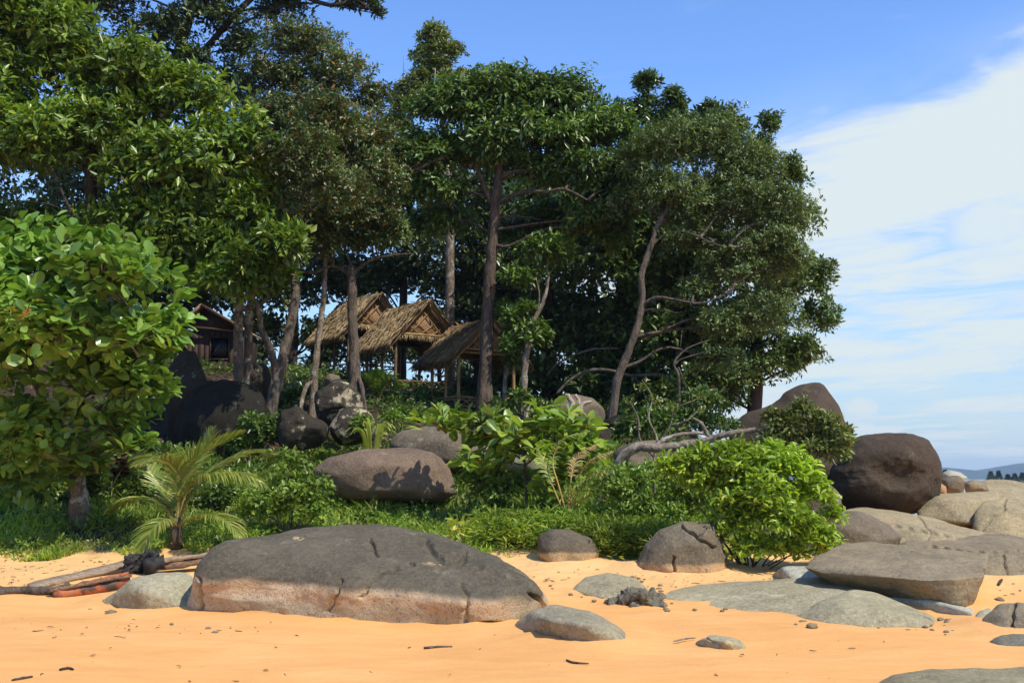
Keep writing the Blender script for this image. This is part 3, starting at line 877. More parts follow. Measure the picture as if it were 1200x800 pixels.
    rock('hill_boulder', 'flat grey stone on the bank under the middle hut', pil([(458, 470), (463, 465), (471, 467), (472, 474), (460, 475)], 32, 0.3), R['greybrown'], 12, 2, 0.06, 1.5, 4, group=gh, facets=16, cut=0.15, seed=46)
    rock('hill_boulder', 'grey brown boulder behind the bleached stump', pil([(636, 482), (644, 466), (668, 462), (694, 466), (710, 480), (714, 498), (690, 510), (650, 508)], 25.4, 0.6), R['greybrown'], 26, 4, 0.05, 1.5, 5, group=gh, facets=16, cut=0.15, seed=43)
    rock('hill_boulder', 'spotted grey boulder in front of the bleached stump', pil([(664, 503), (680, 492), (705, 495), (722, 506), (722, 522), (690, 526), (668, 520)], 24.0, 0.5), R['lichened'], 22, 3, 0.05, 1.5, 5, group=gh, facets=16, cut=0.15, seed=44)
    rock('hill_boulder', 'flat layered boulder behind the leaning trunk', pil([(715, 532), (730, 518), (770, 513), (800, 528), (812, 548), (790, 566), (730, 566)], 21.6, 0.6), R['greybrown'], 24, 2, 0.07, 1.8, 5, group=gh, facets=16, cut=0.15, seed=45, angular=0.15)
    rock('hill_boulder', 'small dark boulder in the shade under the grey trees', pil([(700, 500), (715, 486), (740, 484), (756, 496), (754, 512), (712, 514)], 26, 0.4), R['black'], 18, 3, 0.06, 1.5, 4, group=gh, facets=16, cut=0.15, seed=47)
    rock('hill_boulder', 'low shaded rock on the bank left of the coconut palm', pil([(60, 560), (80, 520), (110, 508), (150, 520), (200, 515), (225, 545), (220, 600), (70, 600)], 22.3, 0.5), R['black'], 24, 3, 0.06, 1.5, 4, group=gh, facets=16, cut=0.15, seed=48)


build_rocks()


def bank_sand():
    """sand drifted up against the feet of the rocks"""
    from mathutils import kdtree
    g = bpy.data.objects['ground'].data
    co = np.empty(len(g.vertices) * 3)
    g.vertices.foreach_get('co', co)
    co = co.reshape(-1, 3)
    ring = []
    for o in COL.objects:
        if o.get('category') == 'rock' and o.name.split('.')[0] not in ('low_stone', 'rock_sheet', 'jagged_rock'):
            v = np.empty(len(o.data.vertices) * 3)
            o.data.vertices.foreach_get('co', v)
            v = v.reshape(-1, 3)
            m = np.abs(v[:, 2] - height(v[:, 0], v[:, 1])) < 0.05
            ring.append(v[m][::3])
    ring = np.concatenate(ring)
    kd = kdtree.KDTree(len(ring))
    for i, v in enumerate(ring):
        kd.insert((v[0], v[1], 0), i)
    kd.balance()
    idx = np.nonzero((np.abs(co[:, 0]) < 17) & (co[:, 1] > 7) & (co[:, 1] < 19))[0]
    for i in idx:
        x, y, z = co[i]
        _, _, dist = kd.find((x, y, 0))
        if dist < 1.0:
            w = mnoise.noise(Vector((x * 1.7, y * 1.7, 3.0)))
            co[i, 2] += (0.055 + 0.05 * w) * math.exp(-(dist / 0.22) ** 2) - 0.022 * math.exp(-((dist - 0.5) / 0.22) ** 2) * (0.6 + w)
    g.vertices.foreach_set('co', co.ravel())
    g.update()


bank_sand()


def build_pebbles():
    """small stones washed against the rocks"""
    rng = np.random.default_rng(31)
    sv, q, e = sphere(3)
    V, Q, base = [], [], 0
    zones = [((640, 760), (676, 706), 34), ((770, 960), (684, 716), 46), ((930, 1150), (716, 740), 40), ((200, 640), (720, 742), 12), ((1100, 1200), (690, 745), 34), ((100, 220), (700, 720), 14)]
    for (xa, xb), (ya, yb), n in zones:
        for _ in range(n):
            g = G(rng.uniform(xa, xb), rng.uniform(ya, yb))
            r = rng.uniform(0.008, 0.03) * (1 + (rng.uniform() < 0.1))
            v = sv * (1 + 0.25 * rng.uniform(-1, 1, (len(sv), 1))) * r * np.array((1.2, 1.0, 0.65)) + g + np.array((0, 0, r * 0.2))
            V.append(v)
            Q.append(q + base)
            base += len(sv)
    link('pebbles', mesh_np('pebbles', np.concatenate(V), np.concatenate(Q), True, R['slab']), None, 'small pebbles scattered in the sand around the rocks', 'pebbles', None, 'stuff')


build_pebbles()


# ------------------------------------------------------------------ leaves, crowns and trunks
# leaf outlines: (along, across, lift) with triangles; a folded blade, so every leaf has relief
LEAF2 = (np.array(((0, 0, 0), (0.48, -0.5, 0.10), (1.0, 0, -0.06), (0.48, 0.5, 0.10))), np.array(((0, 1, 2), (0, 2, 3))))
LEAF_OVAL = (np.array(((0, 0, 0), (0.30, -0.30, 0.05), (0.66, -0.5, 0.07), (0.93, -0.26, 0.0), (1.0, 0, -0.05), (0.93, 0.26, 0.0), (0.66, 0.5, 0.07), (0.30, 0.30, 0.05), (0.55, 0, 0.0))),
             np.array(((0, 1, 8), (1, 2, 8), (2, 3, 8), (3, 4, 8), (4, 5, 8), (5, 6, 8), (6, 7, 8), (7, 0, 8))))
LEAF_SPOON = (np.array(((0, 0, 0), (0.62, -0.5, 0.10), (0.92, -0.32, 0.02), (1.0, 0, -0.08), (0.92, 0.32, 0.02), (0.62, 0.5, 0.10), (0.6, 0, 0.0))),
              np.array(((0, 1, 6), (1, 2, 6), (2, 3, 6), (3, 4, 6), (4, 5, 6), (5, 0, 6))))


def norm(a):
    return a / np.maximum(np.linalg.norm(a, axis=-1, keepdims=True), 1e-9)


def frames(d, n):
    d = norm(d)
    s = norm(np.cross(n, d))
    return d, s, np.cross(d, s)


def leaf_arrays(pos, d, n, length, width, shape=LEAF2):
    """verts and triangles of many leaves"""
    tv, tf = shape
    d, s, w = frames(d, n)
    L = np.asarray(length)[:, None, None]
    Wd = np.asarray(width)[:, None, None]
    v = pos[:, None] + d[:, None] * tv[None, :, 0:1] * L + s[:, None] * tv[None, :, 1:2] * Wd + w[:, None] * tv[None, :, 2:3] * L
    f = tf[None] + (np.arange(len(pos)) * len(tv))[:, None, None]
    return v.reshape(-1, 3), f.reshape(-1, 3)


def blob_list(blobs, Y, deep=0.85):
    out = []
    for b in blobs:
        px, py, rx, ry = b[:4]
        yy = Y + (b[4] if len(b) > 4 else 0.0)
        c = P(px, py, yy)
        out.append((c, np.array((S(rx, yy), S(0.5 * (rx + ry), yy) * deep, S(ry, yy)))))
    return out


def spread(blobs, count, rng, per=7, subs=16, sub_r=(0.28, 0.46), shell=0.6, under=0.35, lift=0.25, stray=0.08):
    """leaf-bunch centres and outward axes: bunches on smaller clumps that sit on and in each blob"""
    area = np.array([(r[0] * r[2] + r[0] * r[1] + r[1] * r[2]) for _, r in blobs])
    share = area / area.sum()
    C, A, SUB = [], [], []
    for (c, r), sh in zip(blobs, share):
        m = max(4, int(round(count * sh / per)))
        ns = max(6, int(1.4 * subs * rng.uniform(0.8, 1.25)))
        sd = norm(rng.standard_normal((ns, 3)))
        sd[:, 2] = np.where(sd[:, 2] < -0.45, -sd[:, 2] * 0.6, sd[:, 2])
        rad = 1 - shell * rng.uniform(0, 1, ns) ** 1.4
        sc = c + sd * rad[:, None] * r * 0.86
        sr = rng.uniform(*sub_r, ns)[:, None] * r * np.array((1.05, 1.05, 0.95))
        SUB.append((c, sc))
        w = (sr.prod(1)) ** (2 / 3)
        idx = rng.choice(ns, m, p=w / w.sum())
        dd = norm(rng.standard_normal((m, 3)))
        flip = (dd[:, 2] < -0.2) & (rng.uniform(0, 1, m) > under)
        dd[flip, 2] *= -1
        rr = 1 - 0.55 * rng.uniform(0, 1, m) ** 1.6
        rr = np.where(rng.uniform(0, 1, m) < stray, rng.uniform(1.05, 1.6, m), rr)
        C.append(sc[idx] + dd * rr[:, None] * sr[idx])
        A.append(norm(dd * 0.7 + norm(sd[idx]) * 0.5 + np.array((0, 0, lift)) + 0.25 * rng.standard_normal((m, 3))))
    return np.concatenate(C), np.concatenate(A), SUB


def bunch(C, A, per, rng, length, width, flat=0.6, droop=0.0, spread_r=0.5, jitter=0.42):
    """leaves around each bunch centre, fanned about its axis"""
    m = len(C)
    pos = np.repeat(C, per, 0)
    ax = np.repeat(A, per, 0)
    k = len(pos)
    rnd = norm(rng.standard_normal((k, 3)))
    side = norm(rnd - ax * (rnd * ax).sum(1, keepdims=True))
    d = norm(ax * rng.uniform(0.05, 0.9, (k, 1)) + side + np.array((0, 0, -droop)) * rng.uniform(0.4, 1.4, (k, 1)))
    n = norm(ax * 0.6 + np.array((0, 0, flat)) + jitter * rng.standard_normal((k, 3)))
    L = length * rng.uniform(0.5, 1.3, k)
    pos = pos + side * (spread_r * length * rng.uniform(0, 1, (k, 1))) + ax * (length * rng.uniform(-0.6, 0.5, (k, 1)))
    return pos, d, n, L, width * L / length * rng.uniform(0.8, 1.15, k)


def trunk_tubes(mb, paths, seed=0, sides=9):
    for i, (pts, r) in enumerate(paths):
        sp = smooth_path(pts, 6)
        rng = np.random.default_rng(seed * 31 + i)
        sp[1:-1] += rng.standard_normal(sp[1:-1].shape) * 0.08 * np.mean(r)
        mb.tube(sp, r, sides + 2, 0.13, seed + i)


def limb_to(mb, start, c, r0, r1, rng, sag=0.1):
    L = np.linalg.norm(c - start)
    mid = start * 0.45 + c * 0.55 + np.array((0, 0, sag * L)) + rng.standard_normal(3) * 0.06 * L
    mb.tube(smooth_path([start, start * 0.75 + mid * 0.25 + rng.standard_normal(3) * 0.03 * L, mid, c], 4), [r0, r0 * 0.7, r1], 6, 0.06, 3)


def tree(name, label, base, Y, blobs, mat, bark, leaves, leaf, trunks, group=None, seed=1, per=7, subs=16, shape=LEAF2, droop=0.0, flat=0.6, under=0.35, attach=None, deep=0.85, limb_r=0.048, sub_r=(0.28, 0.46), twigs=True, lift=0.25, extra=None, spread_r=0.5):
    """a tree: tapered trunk with limbs that reach every part of the crown, and a crown of single leaves"""
    rng = np.random.default_rng(seed)
    root = empty(name, base, label, 'tree', group)
    bl = blob_list(blobs, Y, deep)
    C, A, SUB = spread(bl, leaves, rng, per, subs, sub_r, 0.6, under, lift)
    v, f = leaf_arrays(*bunch(C, A, per, rng, leaf[0], leaf[1], flat, droop, spread_r), shape)
    link('crown', mesh_np('crown', v, f, False, mat), root)
    mb = MB()
    trunk_tubes(mb, trunks, seed)
    main = np.concatenate([smooth_path(t[0], 4) for t in trunks])
    for c, sc in SUB:
        if attach is not None:
            st = np.asarray(attach)
        else:
            ok = main[main[:, 2] < c[2] - 0.1]
            ok = ok if len(ok) else main
            st = ok[np.argmin(np.linalg.norm(ok - c, axis=1) + 0.25 * (c[2] - ok[:, 2]))]
        limb_to(mb, st, c, limb_r, limb_r * 0.3, rng)
        if twigs:
            for s in sc[::2]:
                mb.tube(np.array((c, c * 0.4 + s * 0.6 + rng.standard_normal(3) * 0.05, s + (s - c) * 0.15)), [limb_r * 0.28, limb_r * 0.08], 4, 0, 1, False)
    if extra:
        trunk_tubes(mb, extra, seed + 50, 6)
    mb.build('trunk', bark, root)
    return root


L_ = {}
L_['mid'] = leaf_mat('leaf_mid_green', ((0.0, (0.030, 0.070, 0.012)), (0.45, (0.052, 0.112, 0.016)), (0.85, (0.080, 0.150, 0.022)), (1.0, (0.12, 0.17, 0.03))), 0.36, 0.30, gain=1.95, warm=1.22)
L_['rust'] = leaf_mat('leaf_rusty_olive', ((0.0, (0.026, 0.046, 0.015)), (0.5, (0.043, 0.070, 0.022)), (0.86, (0.065, 0.092, 0.036)), (0.94, (0.11, 0.085, 0.035)), (1.0, (0.18, 0.065, 0.030))), 0.34, 0.18, gain=2.2, warm=1.06)
L_['deep'] = leaf_mat('leaf_deep_green', ((0.0, (0.020, 0.050, 0.013)), (0.5, (0.036, 0.082, 0.018)), (1.0, (0.070, 0.120, 0.024))), 0.34, 0.25, gain=2.15, warm=1.22)
L_['grey'] = leaf_mat('leaf_grey_olive', ((0.0, (0.028, 0.052, 0.016)), (0.5, (0.048, 0.080, 0.025)), (1.0, (0.085, 0.118, 0.045))), 0.42, 0.22, gain=2.2, warm=1.08)
L_['gloss'] = leaf_mat('leaf_glossy_dark', ((0.0, (0.018, 0.044, 0.012)), (0.55, (0.032, 0.070, 0.018)), (1.0, (0.065, 0.105, 0.028))), 0.30, 0.22, gain=2.1, warm=1.22)
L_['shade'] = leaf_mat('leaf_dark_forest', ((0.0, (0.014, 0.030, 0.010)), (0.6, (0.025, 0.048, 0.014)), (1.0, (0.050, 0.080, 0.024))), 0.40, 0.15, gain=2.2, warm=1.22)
L_['pale'] = leaf_mat('leaf_pale_green', ((0.0, (0.050, 0.085, 0.028)), (0.6, (0.080, 0.122, 0.042)), (1.0, (0.12, 0.16, 0.06))), 0.42, 0.25, gain=1.9, warm=1.22)
L_['almond'] = leaf_mat('leaf_sea_almond', ((0.0, (0.048, 0.098, 0.016)), (0.5, (0.075, 0.140, 0.026)), (0.992, (0.110, 0.180, 0.040)), (1.0, (0.20, 0.10, 0.03))), 0.30, 0.30, gain=2.1, warm=1.02)
L_['bright'] = leaf_mat('leaf_bright_bush', ((0.0, (0.075, 0.150, 0.016)), (0.55, (0.115, 0.215, 0.022)), (0.97, (0.165, 0.270, 0.032)), (1.0, (0.35, 0.24, 0.03))), 0.34, 0.35, gain=2.0, warm=1.22)
L_['shrub'] = leaf_mat('leaf_shrub', ((0.0, (0.040, 0.092, 0.016)), (0.6, (0.070, 0.145, 0.024)), (1.0, (0.12, 0.19, 0.035))), 0.40, 0.32, gain=2.0, warm=1.22)
L_['broad'] = leaf_mat('leaf_broad_shrub', ((0.0, (0.055, 0.115, 0.020)), (0.6, (0.095, 0.180, 0.028)), (0.97, (0.15, 0.23, 0.04)), (1.0, (0.35, 0.06, 0.03))), 0.34, 0.36, gain=1.95, warm=1.22)
L_['branch'] = leaf_mat('leaf_overhang', ((0.0, (0.050, 0.075, 0.022)), (0.6, (0.080, 0.110, 0.034)), (1.0, (0.14, 0.15, 0.055))), 0.34, 0.28, gain=2.15, warm=1.05)
L_['palm'] = leaf_mat('leaf_palm', ((0.0, (0.080, 0.125, 0.028)), (0.7, (0.13, 0.18, 0.045)), (1.0, (0.26, 0.23, 0.085))), 0.33, 0.30, gain=1.7, warm=1.0)
L_['straw'] = leaf_mat('leaf_dry_straw', ((0.0, (0.26, 0.19, 0.09)), (1.0, (0.45, 0.35, 0.18))), 0.6, 0.2, gain=1.1, warm=1.0)
L_['grass'] = leaf_mat('leaf_grass', ((0.0, (0.045, 0.095, 0.014)), (0.6, (0.085, 0.160, 0.022)), (0.95, (0.14, 0.215, 0.035)), (1.0, (0.28, 0.24, 0.10))), 0.5, 0.35, gain=2.2, warm=1.22)
L_['yellow'] = leaf_mat('leaf_yellow_green', ((0.0, (0.14, 0.20, 0.03)), (0.7, (0.26, 0.28, 0.05)), (1.0, (0.38, 0.33, 0.09))), 0.4, 0.35, gain=1.5, warm=1.0)
L_['needle'] = leaf_mat('leaf_casuarina', ((0.0, (0.020, 0.040, 0.020)), (1.0, (0.045, 0.070, 0.030))), 0.6, 0.1, gain=1.7, warm=1.0)

BK = {}
BK['grey'] = bark_mat('bark_grey_brown', (0.055, 0.044, 0.034), (0.185, 0.148, 0.112), 9, 0.4)
BK['red'] = bark_mat('bark_reddish', (0.055, 0.042, 0.032), (0.185, 0.142, 0.105), 9, 0.3)
BK['brown'] = bark_mat('bark_brown', (0.050, 0.037, 0.027), (0.175, 0.128, 0.090), 10, 0.35)
BK['pale'] = bark_mat('bark_pale', (0.10, 0.078, 0.055), (0.30, 0.235, 0.17), 9, 0.5, lichen=(0.40, 0.35, 0.28))
BK['blotch'] = bark_mat('bark_blotched', (0.10, 0.080, 0.060), (0.24, 0.185, 0.140), 7, 0.5, lichen=(0.44, 0.40, 0.33))
BK['dark'] = bark_mat('bark_dark', (0.028, 0.022, 0.017), (0.080, 0.062, 0.046), 7)
BK['bleached'] = bark_mat('bark_bleached', (0.30, 0.225, 0.145), (0.60, 0.49, 0.36), 10, 0.2)
BK['limb'] = bark_mat('bark_leaning', (0.17, 0.128, 0.092), (0.42, 0.335, 0.245), 11, 1.0, lichen=(0.55, 0.48, 0.39))


def path(Y, *pp):
    return [P(p[0], p[1], Y + (p[2] if len(p) > 2 else 0)) for p in pp]


def grounded(px, py, Y):
    """a trunk foot: the pixel column at distance Y, let into the soil"""
    p = P(px, py, Y)
    return np.array((p[0], p[1], min(p[2], hz(p[0], p[1])) - 0.15))


def build_trees():
    bt = 'tall trees behind the huts'
    ft = 'trees along the bank'
    # broad mid-green tree, upper left
    b = grounded(70, 470, 24)
    tree('broadleaf_tree', 'broad mid green tree filling the upper left above the round leaved tree', b, 23.0,
         [(15, 45, 92, 85), (-45, -30, 110, 80), (90, 85, 55, 45), (150, 105, 62, 58), (215, 125, 60, 55), (95, 165, 95, 65), (270, 185, 56, 58), (190, 205, 95, 62), (288, 258, 42, 52), (225, 285, 80, 46), (150, 260, 60, 40), (-45, 150, 100, 110), (30, 175, 70, 55), (170, 315, 60, 24, 0.6), (60, 290, 90, 50, 1.4), (-30, 290, 80, 70, 1)],
         L_['mid'], BK['dark'], 66000, (0.21, 0.088), [([b, P(85, 420, 24), P(95, 340, 23.8), P(105, 250, 23.5), P(110, 160, 23.3)], [0.26, 0.2, 0.15, 0.10]), ([P(95, 330, 23.8), P(160, 280, 23.4), P(220, 220, 23)], [0.10, 0.05])],
         ft, 11, per=8, subs=22, flat=0.55, under=0.45, sub_r=(0.32, 0.54), extra=[(path(22.4, (92, 270), (75, 230), (62, 200), (55, 190)), [0.035, 0.012]), (path(22.4, (110, 262), (125, 235), (140, 220)), [0.02, 0.008]), (path(22.4, (20, 235), (60, 240), (95, 258)), [0.015, 0.01])])
    # twin trunks with the low right part of the same foliage
    b = grounded(283, 432, 26)
    tree('twin_trunk_tree', 'slim twin trunk tree standing beside the cabin', b, 25.2,
         [(288, 308, 48, 36), (245, 322, 46, 22), (320, 325, 26, 17), (300, 312, 42, 26, -2.9), (328, 288, 28, 30, -2.8), (270, 330, 40, 16, -2.7)], L_['mid'], BK['blotch'], 15000, (0.21, 0.088),  # low forward clumps added to cast shade over the black boulder
         [([b, P(279, 390, 25.8), P(280, 345, 25.7), P(275, 305, 25.5)], [0.115, 0.10, 0.06]), ([grounded(293, 430, 26.2), P(291, 390, 26), P(294, 350, 25.8), P(297, 310, 25.5)], [0.115, 0.09, 0.06])], ft, 12, per=8, subs=14, flat=0.7)
    # rusty fine-leaved tree on the forked trunk
    b = grounded(306, 505, 25.2)
    tree('forked_tree', 'rusty olive fine leaved tree on a crooked forked trunk', b, 26.2,
         [(350, 62, 62, 42), (312, 105, 42, 48), (385, 105, 58, 52), (345, 150, 66, 52), (425, 165, 48, 46), (385, 195, 62, 48), (320, 205, 46, 44), (445, 215, 34, 44), (350, 250, 48, 36), (410, 250, 50, 36), (300, 150, 32, 46), (330, 290, 28, 24), (440, 120, 26, 30), (365, 292, 34, 22), (300, 215, 36, 44), (300, 255, 30, 30, 0.6), (440, 250, 34, 34), (350, 195, 60, 50, -3.2), (400, 228, 48, 38, -3.2), (325, 245, 36, 36, -2.6), (385, 150, 56, 46, -2.8)],  # clumps set forward were added to shade the hill boulders
         L_['rust'], BK['grey'], 92000, (0.105, 0.045),
         [([b, P(321, 458, 25.3), P(335, 405, 25.5), P(346, 345, 25.7), P(336, 295, 25.8), P(331, 262, 26), P(345, 200, 26.2), P(350, 130, 26.2)], [0.17, 0.13, 0.11, 0.10, 0.09, 0.07]),
          ([P(324, 450, 25.3), P(319, 415, 25.3), P(306, 385, 25.2), P(302, 358, 25.2), P(290, 343, 25.2)], [0.09, 0.075, 0.04]),
          ([P(302, 360, 25.2), P(312, 350, 25.3), P(318, 335, 25.4)], [0.05, 0.02])], ft, 13, per=9, subs=24, limb_r=0.05, lift=0.4)
    # straight red-barked trunk before the left hut
    b = grounded(419, 462, 26.6)
    tree('red_barked_tree', 'straight red barked tree before the left hut with a small olive crown', b, 26.6,
         [(440, 282, 36, 18), (465, 272, 20, 14), (405, 290, 32, 16), (385, 262, 30, 24), (425, 262, 36, 20)], L_['grey'], BK['red'], 12000, (0.105, 0.045),
         [([b, P(416, 430, 26.6), P(413, 380, 26.6), P(411, 312, 26.6)], [0.18, 0.135, 0.125, 0.105]), ([P(411, 322, 26.6), P(432, 306, 26.5), P(455, 300, 26.4), P(482, 297, 26.3)], [0.05, 0.035, 0.015]), ([P(411, 322, 26.6), P(390, 312, 26.6), P(370, 319, 26.5), P(350, 318, 26.4), P(336, 308, 26.4)], [0.05, 0.035, 0.015]),
          ([grounded(436, 470, 26.2), P(424, 456, 26.4), P(417, 435, 26.6)], [0.03, 0.06, 0.04]), ([grounded(400, 466, 26.2), P(412, 455, 26.4), P(416, 430, 26.6)], [0.03, 0.06, 0.04])], ft, 14, per=8, subs=10, limb_r=0.03)
    b = grounded(365, 458, 26.3)
    tree('slender_tree', 'slender mossy trunk between the forked and the red barked trees', b, 27.0,
         [(380, 232, 28, 34), (372, 275, 30, 20)], L_['grey'], BK['pale'], 6000, (0.105, 0.045),
         [([b, P(369, 435, 26.3), P(374, 390, 26.4), P(380, 340, 26.5), P(381, 290, 26.7), P(382, 240, 27)], [0.10, 0.075, 0.06, 0.04]), ([grounded(345, 470, 25.6), P(356, 460, 26.0), P(367, 445, 26.3)], [0.03, 0.06, 0.04])], ft, 15, limb_r=0.03)
    # central umbrella tree
    b = grounded(566, 490, 28.4)
    tree('umbrella_tree', 'tall central tree with a wide umbrella crown before the right hut', b, 28.2,
         [(590, 112, 58, 36), (535, 135, 58, 38), (497, 185, 42, 38), (655, 122, 54, 38), (702, 165, 46, 46), (722, 222, 34, 42), (625, 165, 72, 42), (565, 180, 62, 32), (675, 208, 58, 36), (700, 258, 42, 28), (505, 225, 40, 20), (630, 200, 40, 20), (740, 190, 18, 30), (655, 262, 36, 24, 1.2), (520, 262, 34, 24, 1.0), (610, 275, 26, 18, 1.6), (720, 280, 26, 24, 0.6)],
         L_['deep'], BK['brown'], 64000, (0.20, 0.075),
         [([b, P(569, 430, 28.4), P(573, 340, 28.4), P(578, 270, 28.3), P(583, 215, 28.2), P(590, 150, 28.2)], [0.22, 0.17, 0.155, 0.13, 0.06]), ([P(580, 245, 28.3), P(567, 220, 28.2), P(559, 196, 28.2), P(540, 165, 28.1)], [0.09, 0.06, 0.03]), ([P(583, 212, 28.2), P(600, 202, 28), P(625, 198, 27.9), P(655, 188, 27.8)], [0.09, 0.05, 0.025]), ([P(580, 240, 28.3), P(610, 226, 27.9), P(640, 225, 27.6), P(662, 222, 27.4), P(690, 235, 27.4)], [0.075, 0.05, 0.02])],
         ft, 16, per=8, subs=20, droop=0.45, flat=0.8, under=0.25, extra=[(path(27.6, (470, 200), (490, 198), (505, 190), (520, 185)), [0.03, 0.05]), (path(27.6, (492, 190), (480, 198), (474, 192)), [0.03, 0.02])])
    # leaning grey-olive tree on the right
    b = grounded(712, 492, 26.8)
    tree('leaning_tree', 'leaning grey olive tree with fine leaves on the right', b, 27.0,
         [(790, 172, 44, 40), (838, 178, 48, 44), (880, 205, 48, 46), (915, 255, 38, 44), (850, 250, 70, 50), (785, 225, 44, 40), (918, 315, 40, 44), (868, 320, 58, 44), (820, 285, 46, 30), (900, 375, 44, 40), (850, 385, 44, 36), (748, 195, 26, 34), (815, 350, 34, 28), (800, 255, 40, 34, 0.8), (735, 240, 28, 30, 0.6), (900, 290, 50, 44), (840, 425, 36, 26)],
         L_['grey'], BK['red'], 92000, (0.10, 0.042),
         [([b, P(724, 445, 26.8), P(742, 398, 26.8), P(752, 358, 26.8), P(752, 322, 26.8), P(764, 285, 26.9), P(774, 258, 27), P(800, 225, 27), P(840, 200, 27)], [0.125, 0.095, 0.085, 0.075, 0.06, 0.025]),
          ([P(753, 357, 26.8), P(768, 349, 26.6), P(785, 350, 26.4), P(820, 355, 26.2), P(850, 345, 26.2)], [0.05, 0.032, 0.012]), ([P(764, 287, 26.9), P(780, 275, 26.8), P(805, 272, 26.5), P(835, 285, 26.3), P(855, 290, 26.3)], [0.04, 0.024, 0.008]),
          ([P(752, 365, 26.8), P(770, 362, 26.6), P(795, 367, 26.5)], [0.03, 0.01])], ft, 17, per=9, subs=24, limb_r=0.045, lift=0.35)
    # glossy darker tree behind it, the right outline against the sky
    b = grounded(880, 520, 31)
    tree('glossy_tree', 'glossy dark green tree forming the right edge of the grove against the sky', b, 30.5,
         [(855, 150, 24, 26), (882, 185, 30, 28), (900, 148, 16, 18), (925, 210, 24, 26), (935, 262, 28, 30), (905, 240, 34, 36), (955, 325, 26, 28), (962, 375, 24, 28), (930, 345, 38, 40), (928, 415, 34, 34), (885, 440, 40, 34), (835, 450, 38, 34), (890, 385, 48, 44), (860, 330, 50, 50), (845, 250, 50, 60), (820, 180, 40, 40), (800, 470, 34, 28), (945, 425, 22, 26)],
         L_['gloss'], BK['dark'], 46000, (0.16, 0.068), [([b, P(885, 450, 31), P(890, 360, 31), P(880, 250, 30.8), P(870, 190, 30.6)], [0.25, 0.18, 0.12, 0.05])], bt, 18, per=8, subs=16)
    b = grounded(760, 430, 34)
    tree('pointed_tree', 'dark tree with two pointed tops behind the umbrella tree', b, 34,
         [(760, 102, 17, 20), (748, 140, 28, 28), (789, 122, 14, 20), (800, 158, 30, 26), (725, 150, 26, 26), (770, 180, 40, 34), (830, 135, 16, 18)], L_['gloss'], BK['dark'], 15000, (0.19, 0.08), [([b, P(760, 300, 34), P(760, 120, 34)], [0.2, 0.14, 0.03])], bt, 19, subs=10)
    b = grounded(527, 440, 35.5)
    tree('tall_slim_tree', 'tall slim pale trunked tree rising above the umbrella tree', b, 35,
         [(510, 46, 20, 19), (498, 68, 19, 19), (524, 66, 20, 18), (512, 88, 22, 18), (542, 96, 24, 17), (490, 105, 24, 20), (476, 128, 26, 22), (510, 122, 34, 24), (468, 150, 20, 22), (548, 115, 20, 18)], L_['pale'], BK['pale'], 22000, (0.15, 0.06),
         [([b, P(527, 285, 35.2), P(526, 212, 35), P(519, 130, 35), P(513, 60, 35)], [0.17, 0.14, 0.12, 0.07, 0.03]), ([P(510, 135, 34.6), P(510, 80, 34.6)], [0.03, 0.02])], bt, 20, subs=12, extra=[(path(35, (472, 130), (473, 66)), [0.02, 0.006])])
    b = grounded(120, 430, 32)
    tree('dark_canopy_tree', 'dark high canopy cut by the top edge at the left', b, 31,
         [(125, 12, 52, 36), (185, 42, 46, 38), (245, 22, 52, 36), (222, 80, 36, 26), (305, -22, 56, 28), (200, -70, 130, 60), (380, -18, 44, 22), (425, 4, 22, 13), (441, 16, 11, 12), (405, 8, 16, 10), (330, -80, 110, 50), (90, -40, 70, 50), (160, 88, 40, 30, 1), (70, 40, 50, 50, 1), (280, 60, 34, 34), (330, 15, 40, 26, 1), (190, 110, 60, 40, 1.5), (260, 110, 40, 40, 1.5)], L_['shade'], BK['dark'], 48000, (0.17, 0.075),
         [([b, P(150, 250, 31.6), P(200, 100, 31.4), P(240, -60, 31)], [0.35, 0.28, 0.2, 0.1]), ([P(238, 60, 31.2), P(310, -10, 31), P(385, 6, 30.8), P(415, 0, 30.8), P(432, 10, 30.8)], [0.1, 0.06, 0.02])], bt, 21, subs=18)
